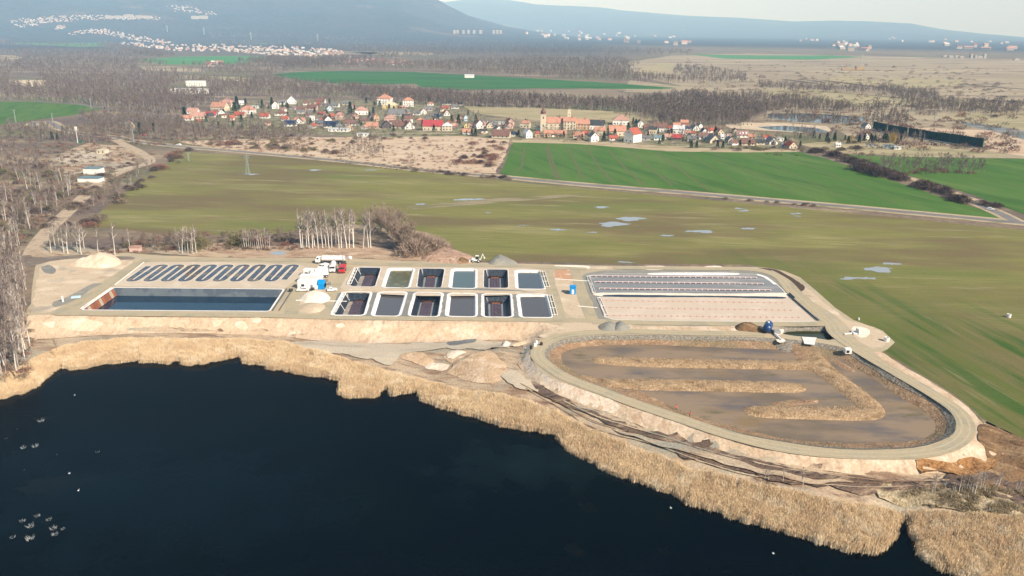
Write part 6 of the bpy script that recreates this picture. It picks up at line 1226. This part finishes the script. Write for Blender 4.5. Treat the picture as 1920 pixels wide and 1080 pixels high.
def container(px,py,rz,d,lab,paint,name='site_container',win=True):
    x,y=atg(px,py);e=empty(name,(x,y+d[1]/2,.12),lab,'container',None,rz);b=B();b.box((0,0,d[2]/2+.1),d);n=int(d[0]/.6)
    for k in range(n):b.box((-d[0]/2+(k+.5)*d[0]/n,-d[1]/2-.02,d[2]/2+.1),(.18,.05,d[2]*.92))
    b.ob('shell',paint,e);b=B();b.box((0,0,d[2]+.18),(d[0]+.15,d[1]+.15,.14));b.ob('roof',paint,e)
    if win:b=B();b.box((d[0]*.28,-d[1]/2-.06,1.1),(.9,.06,1.9));b.ob('door',m_gry,e);b=B();b.box((-d[0]*.2,-d[1]/2-.06,1.6),(1.2,.06,.9));b.ob('window',m_glass,e)
container(576,543,-.12,(7.6,3.0,3.2),'large white site container at the front of the yard',m_whitep);container(580,532,-.12,(7.6,2.8,3.0),'white site container behind the large one',m_whitep)
container(579,520,-.1,(4.2,2.6,3.0),'short white site container at the back of the container group',m_whitep);container(592,527,-.12,(5,2.4,2.6),'white site cabin between the containers and the blue tank',m_whitep)
x,y=atg(603,542);e=empty('blue_tank',(x,y+1,.1),'bright blue plastic tank shelter at the sand heap in the yard','tank');b=B();b.tube((-1.3,0,1.9),(1.3,0,1.9),1.7,1.7,12);b.box((0,0,1.0),(2.6,3.4,2.0));b.ob('shell',m_bluep,e);b=B();b.box((-1.2,-1.5,.9),(1.2,.1,1.7));b.ob('door',m_whitep,e)
x,y=atg(1074,552);e=empty('blue_cabin',(x,y+1,.1),'small bright blue portable cabin on the sandy island between the beds','cabin',rz=-.1);b=B();b.box((0,0,1.5),(2.4,2.6,3.0));b.ob('shell',m_bluep,e);b=B();b.box((0,0,3.07),(2.6,2.8,.16));b.ob('roof',m_bluep,e);b=B();b.box((.1,-1.36,1.1),(.9,.1,1.9));b.ob('door',m_whitep,e)
for px,py,l in((1066,551,'black pallet crate left of the blue cabin'),(586,545,'dark pallet of tools beside the white containers'),(612,528,'stack of timber pallets behind the blue tank'),(618,534,'pale pallet of pipes right of the blue tank'),(640,500,'grey barrel rack behind the red lorry'),(545,547,'small dark pump set on the gravel beside the reservoir')):
    x,y=atg(px,py);b=B();n=3
    for k in range(n):b.box((0,0,.2+.35*k),(1.6-.2*k,1.2,.22));b.box((-.5,0,.38+.35*k),(.12,1.1,.14));b.box((.5,0,.38+.35*k),(.12,1.1,.14))
    tag(b.ob('pallet_stack',[flat('timber',(.35,.24,.15)) if 'timber' in l else m_chas if ('black' in l or 'dark' in l) else m_gry],loc=(x,y,.15)),l,'pallets')
# blue horizontal tank on the road by the rock pond
x,y=atg(1439,622);e=empty('water_tank',(x,y,.12),'dark blue cylindrical tank beside the rock-lined pond','tank',rz=1.15);b=B();b.tube((-1.9,0,1.9),(1.9,0,1.9),1.5,1.5,16);b.sph((-1.9,0,1.9),1.49,14,8);b.sph((1.9,0,1.9),1.49,14,8);b.ob('tank_shell',flat('deep_blue_paint',(.010,.045,.15),.4,.4),e)
for q in(-1.4,1.4):b=B();b.box((q,0,.5),(.5,2.3,1.0));b.ob('saddle',m_chas,e)
b=B();b.tube((0,0,3.3),(0,0,3.65),.4,.4,8);b.ob('hatch',m_whitep,e)
b=B();a=G(1452,628);q=G(1466,640);b.tube((*a,.6),(*q,.35),.3,n=8);tag(b.ob('outlet_pipe',m_whitep),'white outlet pipe from the blue tank to the rock chute','pipe')
b=B();a=G(1447,622);q=G(1456,628);b.tube((*a,.6),(*q,.6),.45,n=8);b.box((*G(1456,626),.7),(2.2,1.8,1.3));tag(b.ob('pump_unit',m_gry),'grey pump unit between the blue tank and the pond','pump')
sheet('concrete_apron',rag(GP([(1452,621),(1468,618),(1468,626),(1456,630)]),1,.15,3),.24,m_white);V_=sheet('concrete_slab',GP([(1503,632.5),(1531,634),(1529,640),(1527,648),(1508,646),(1506,640)]),.26,flat('pale_concrete',(.70,.69,.64),grain=.15));sheet('concrete_slab',rag(GP([(1455,638),(1468,636),(1473,641),(1462,644)]),1,.1,3),.25,m_white)
# concrete rings, culvert box, hut slab
def ringc(px,py,r,h_,lab,grp='concrete shaft rings'):
    x,y=atg(px,py);b=B();n=16;v=[]
    for rr,zz in((r,0),(r,h_),(r*.82,h_),(r*.82,.2)):
        v+=[(rr*math.cos(2*math.pi*i/n),rr*math.sin(2*math.pi*i/n),zz) for i in range(n)]
    b.add(v,[(j*n+i,j*n+(i+1)%n,(j+1)*n+(i+1)%n,(j+1)*n+i) for j in range(3) for i in range(n)]);tag(b.ob('concrete_ring',flat('white_concrete',(.76,.75,.71),grain=.1),loc=(x,y,.05)),lab,'concrete ring',grp)
ringc(1662,640,.85,1.5,'white concrete ring at the tip of the sand tongue beside the field');ringc(1891,595,.75,1.3,'lone white concrete ring standing in the olive field at right');ringc(1610,600,.3,.8,'tiny white marker post-like ring on the field near the road bend')
x,y=atg(1608,626);e=empty('concrete_outlet',(x,y,.1),'white concrete outlet wall on the sand right of the road bend','concrete wall');b=B();b.box((0,0,.9),(.4,2.6,1.8));b.box((-.8,.2,.3),(2.0,2.4,.5));b.ob('wall',m_rim,e);b=B();b.box((-3.4,-.5,.2),(3.5,.6,.3),.3);b.ob('slab',m_rim,e)
x,y=atg(1589,660);e=empty('culvert_box',(x,y,-.3),'white concrete culvert box on the lagoon edge of the road','culvert');b=B();b.box((0,0,.8),(2.0,1.8,1.6));b.ob('shell',m_rim,e);b=B();b.box((-.25,-.92,.8),(.95,.1,.9));b.ob('opening',m_dk,e)
for i,(px,py,s) in enumerate([(1015,648,.5),(1003,650,.6),(996,655,.5),(1006,645,.5)]):
    x,y=atg(px,py);b=B();b.box((0,0,.5),(.8,.5,1.0),.5);b.box((0,0,1.05),(.5,.35,.2),.5);tag(b.ob('marker_block',[m_rim if i%2 else m_dk],loc=(x,y,.1)),f'small {"white" if i%2 else "black"} block at the road bend above the embankment, {ords[[3,1,0,2][i]]} from left','block','blocks at the road bend')
ringc(118,566,.35,2.2,'white standing pipe at the left edge of the sand yard','pipes')
b=B()
for k in range(5):b.box((k*.5-1,.25*math.sin(k*3),.2+.05*k),(1.6,2.6,.22),.4)
tag(b.ob('folded_geotextile',[flat('pale_blue_plastic',(.52,.66,.74))],loc=(*G(143,559),.15)),'pale blue folded plastic sheets on the gravel spur of the sand yard','plastic sheet')
# backhoe loader
x,y=atg(893,492);e=empty('backhoe_loader',(x,y,.1),'white backhoe loader digging at the back of the basins','excavator',rz=math.pi);b=B();b.box((0,0,1.1),(3.6,1.5,.7));b.box((1.3,0,1.6),(1.4,1.2,.6));b.ob('body',m_whitep,e)
b=B();b.box((-.4,0,2.2),(1.4,1.5,1.5),tx=.85,ty=.9);b.ob('cab',m_glass,e);b=B();b.box((-.4,0,3.0),(1.5,1.6,.14));b.ob('cab_roof',m_whitep,e);wheels(e,(-1.1,),1.9,.75);wheels(e,(1.4,),1.8,.55)
b=B();b.tube((1.6,.5,1.6),(3.0,.5,.7),.12,n=6);b.tube((1.6,-.5,1.6),(3.0,-.5,.7),.12,n=6);b.prism([(2.9,.2),(3.0,1.1),(3.2,1.0),(3.3,.35),(3.9,.15),(3.8,.05)],-1.1,1.1);b.ob('loader_bucket',m_whitep,e)
b=B();b.tube((-1.9,0,1.2),(-2.9,0,3.9),.18,.14,6);b.tube((-2.9,0,3.9),(-3.6,0,2.4),.14,.1,6);b.box((-3.7,0,2.1),(.5,.7,.6));b.ob('backhoe_arm',m_whitep,e)
# heaps on the flat site
def pile(px,h,w,mat,lab,seed,grid=.8,z=.06,rag_=.4):
    mound('heap',rag(GP(px),1.2,rag_,seed),z-.06,h,w,mat,grid=grid,seed=seed,kind=None,label=lab,cat='heap',rough=.1)
pile([(150,492),(165,490),(185,486),(205,484),(222,486),(228,492),(215,500),(190,503),(165,502),(140,500),(128,495)],5.2,9,M('pale_fine_sand',(.60,.48,.35),[((.68,.57,.45),4,.5,.66)],grain=.1),'tall pale sand pile with flat top at the far end of the yard',3)
pile([(560,560),(575,552),(600,550),(618,556),(616,565),(600,569),(575,569)],2.6,5,m_white,'white sand heap in front of the blue tank',4)
pile([(558,576),(575,568),(600,568),(612,574),(604,584),(580,587),(562,582)],1.0,5,m_sand,'low tan sand heap at the front corner of the yard',5)
pile([(1121,612),(1132,606),(1148,605),(1160,612),(1150,621),(1128,621)],1.8,4,m_gravelb,'grey gravel pile on the ring road verge, left of two',6);pile([(1148,614),(1158,605),(1172,607),(1182,615),(1172,622),(1154,621)],1.8,4,m_gravelb,'grey gravel pile on the ring road verge, right of two',7)
pile([(1378,612),(1392,607),(1410,607),(1428,617),(1432,624),(1400,623),(1382,620)],1.9,4,m_brown,'brown earth pile left of the dark blue tank',8)
pile([(918,496),(925,484),(940,482),(955,486),(968,492),(970,496)],2.4,5,m_gravelb,'grey-brown gravel heap right of the backhoe loader',9);pile([(855,494),(857,486),(868,484),(878,488),(882,493)],1.8,3.5,m_brown,'dark brown soil heap left of the backhoe loader',10)
pile([(790,488),(810,470),(830,462),(850,468),(880,478),(898,488),(880,494),(840,494)],2.6,10,M('reddish_soil_bank',(.36,.24,.17),[((.46,.33,.24),3,.5,.62),((.2,.12,.08),2,.55,.66)],grain=.35,gs=.7,bump=.3),'broad reddish-brown soil bank behind the basins',11,1.3)
ov('bare_scrub_soil',[(430,482),(400,470),(380,462),(420,455),(450,452),(500,462),(560,455),(640,458),(700,462),(750,470),(800,470),(830,480),(800,489),(700,486),(600,483),(500,484)],M('bare_reddish_soil',(.40,.29,.20),[((.27,.17,.11),6,.48,.62,2,0),((.50,.40,.28),5,.54,.66,2,0)],grain=.25,gs=.7),3,1.5,41)
ov('bare_scrub_soil',[(60,482),(150,476),(240,474),(330,478),(430,482),(400,470),(300,462),(200,468),(100,462),(70,470)],m_bench,3,1.5,42)
ov('small_marsh_pool',[(505,474),(520,471),(538,473),(530,478),(512,478)],m_pud,4,.5,43)
# broken stone pile / birdlife / people
m_or=flat('orange_red_jacket',(.65,.13,.08),.8);m_skin=flat('skin',(.50,.32,.24),.6);m_trs=flat('dark_trousers',(.05,.05,.06),.8)
def person(px,py,rz,lab,stride,lean):
    q=G(px,py,-.9);z=float(zl(np.array([q[0]]),np.array([q[1]]))[0]);q=G(px,py,z);z=float(zl(np.array([q[0]]),np.array([q[1]]))[0])
    J=[(0,0,.95),(0,.02,1.2),(0,.04+lean,1.45),(0,.05+lean*1.2,1.56),(0,.06+lean*1.3,1.70),(.10,0,.92),(.12,stride,.5),(.12,stride*.6,.08),(.12,stride*.6+.18,.04),(-.10,0,.92),(-.12,-stride*.5,.5),(-.12,-stride,.10),(-.12,-stride+.18,.04),(.2,.03+lean,1.42),(.27,.05,1.15),(.24,.25,.98),(-.2,.03+lean,1.42),(-.27,-.02,1.15),(-.25,.15,.95)]
    E_=[(0,1),(1,2),(2,3),(3,4),(0,5),(5,6),(6,7),(7,8),(0,9),(9,10),(10,11),(11,12),(2,13),(13,14),(14,15),(2,16),(16,17),(17,18)]
    Rr=[.15,.15,.17,.06,.10,.10,.07,.05,.05,.10,.07,.05,.05,.07,.05,.045,.07,.05,.045]
    me=bpy.data.meshes.new('person_body');me.from_pydata(J,E_,[]);o=bpy.data.objects.new('person',me);COL.objects.link(o);o.location=(q[0],q[1],z);o.rotation_euler=(0,0,rz);m=o.modifiers.new('Skin','SKIN');sv=me.skin_vertices[0].data
    for k,r_ in enumerate(Rr):sv[k].radius=(r_,r_*.8)
    sv[0].use_root=True;o.modifiers.new('Sub','SUBSURF').levels=1;o.modifiers['Sub'].render_levels=1;me.materials.append(m_trs);tag(o,lab,'person','two people by the lagoon')
    b=B();b.tube((0,.0,.9),(0,.05+lean,1.5),.24,.21,10);b.tube((.2,.03+lean,1.46),(.28,.05,1.13),.09,.07,8);b.tube((-.2,.03+lean,1.46),(-.28,-.02,1.13),.09,.07,8);b.ob('jacket',m_or,o);b=B();b.sph((0,.07+lean*1.3,1.74),.12,10,8,zs=1.15);b.ob('head',m_skin,o)
    b=B();b.sph((0,.05+lean*1.3,1.79),.125,10,6);b.ob('hair',m_trs,o)
person(1268,768,.6,'person in an orange jacket striding along the lagoon bank, the left one',.22,.06);person(1293,781,-2.2,'person in an orange-red jacket bending on the lagoon bank, the right one',.12,.22)
m_bird=flat('white_feathers',(.85,.85,.83),.7)
for i,(px,py,l) in enumerate([(130,888,'white water bird near the submerged brown shoal'),(147,920,'white water bird below the submerged brown shoal'),(1258,953,'white water bird alone in the middle of the right lake'),(1450,1038,'white water bird on the lake below the right reeds'),(787,734,'white swan at the reed corner in the lake inlet'),(140,741,'tiny white water bird under the left reeds')]):
    x,y=G(px,py,ZL);e=empty('water_bird',(x,y,ZL),l,'bird','water birds on the lake',i*1.1);b=B();b.sph((0,0,.06),.2,10,6,zs=.55);b.tube((.14,0,.1),(.22,0,.32),.04,.03,6);b.sph((.24,0,.34),.05,8,6);b.ob('body',m_bird,e);b=B();b.tube((.28,0,.34),(.35,0,.32),.02,.01,5);b.ob('beak',m_or,e)
# ---- haze
b=B();b.box((0,31000,1150),(130000,66000,2400));hz=b.ob('haze',[]);hz['kind']='stuff'
hz.location=(0,0,-36)
m=bpy.data.materials.new('thin_blue_haze');m.use_nodes=True;nt=m.node_tree;nt.nodes.remove(nt.nodes['Principled BSDF']);v=nt.nodes.new('ShaderNodeVolumePrincipled');v.inputs['Color'].default_value=(.33,.63,1,1);v.inputs['Absorption Color'].default_value=(.95,.99,1,1);v.inputs['Density'].default_value=8.4e-5;v.inputs['Anisotropy'].default_value=-.25
nt.links.new(v.outputs[0],nt.nodes['Material Output'].inputs['Volume']);hz.data.materials.append(m)
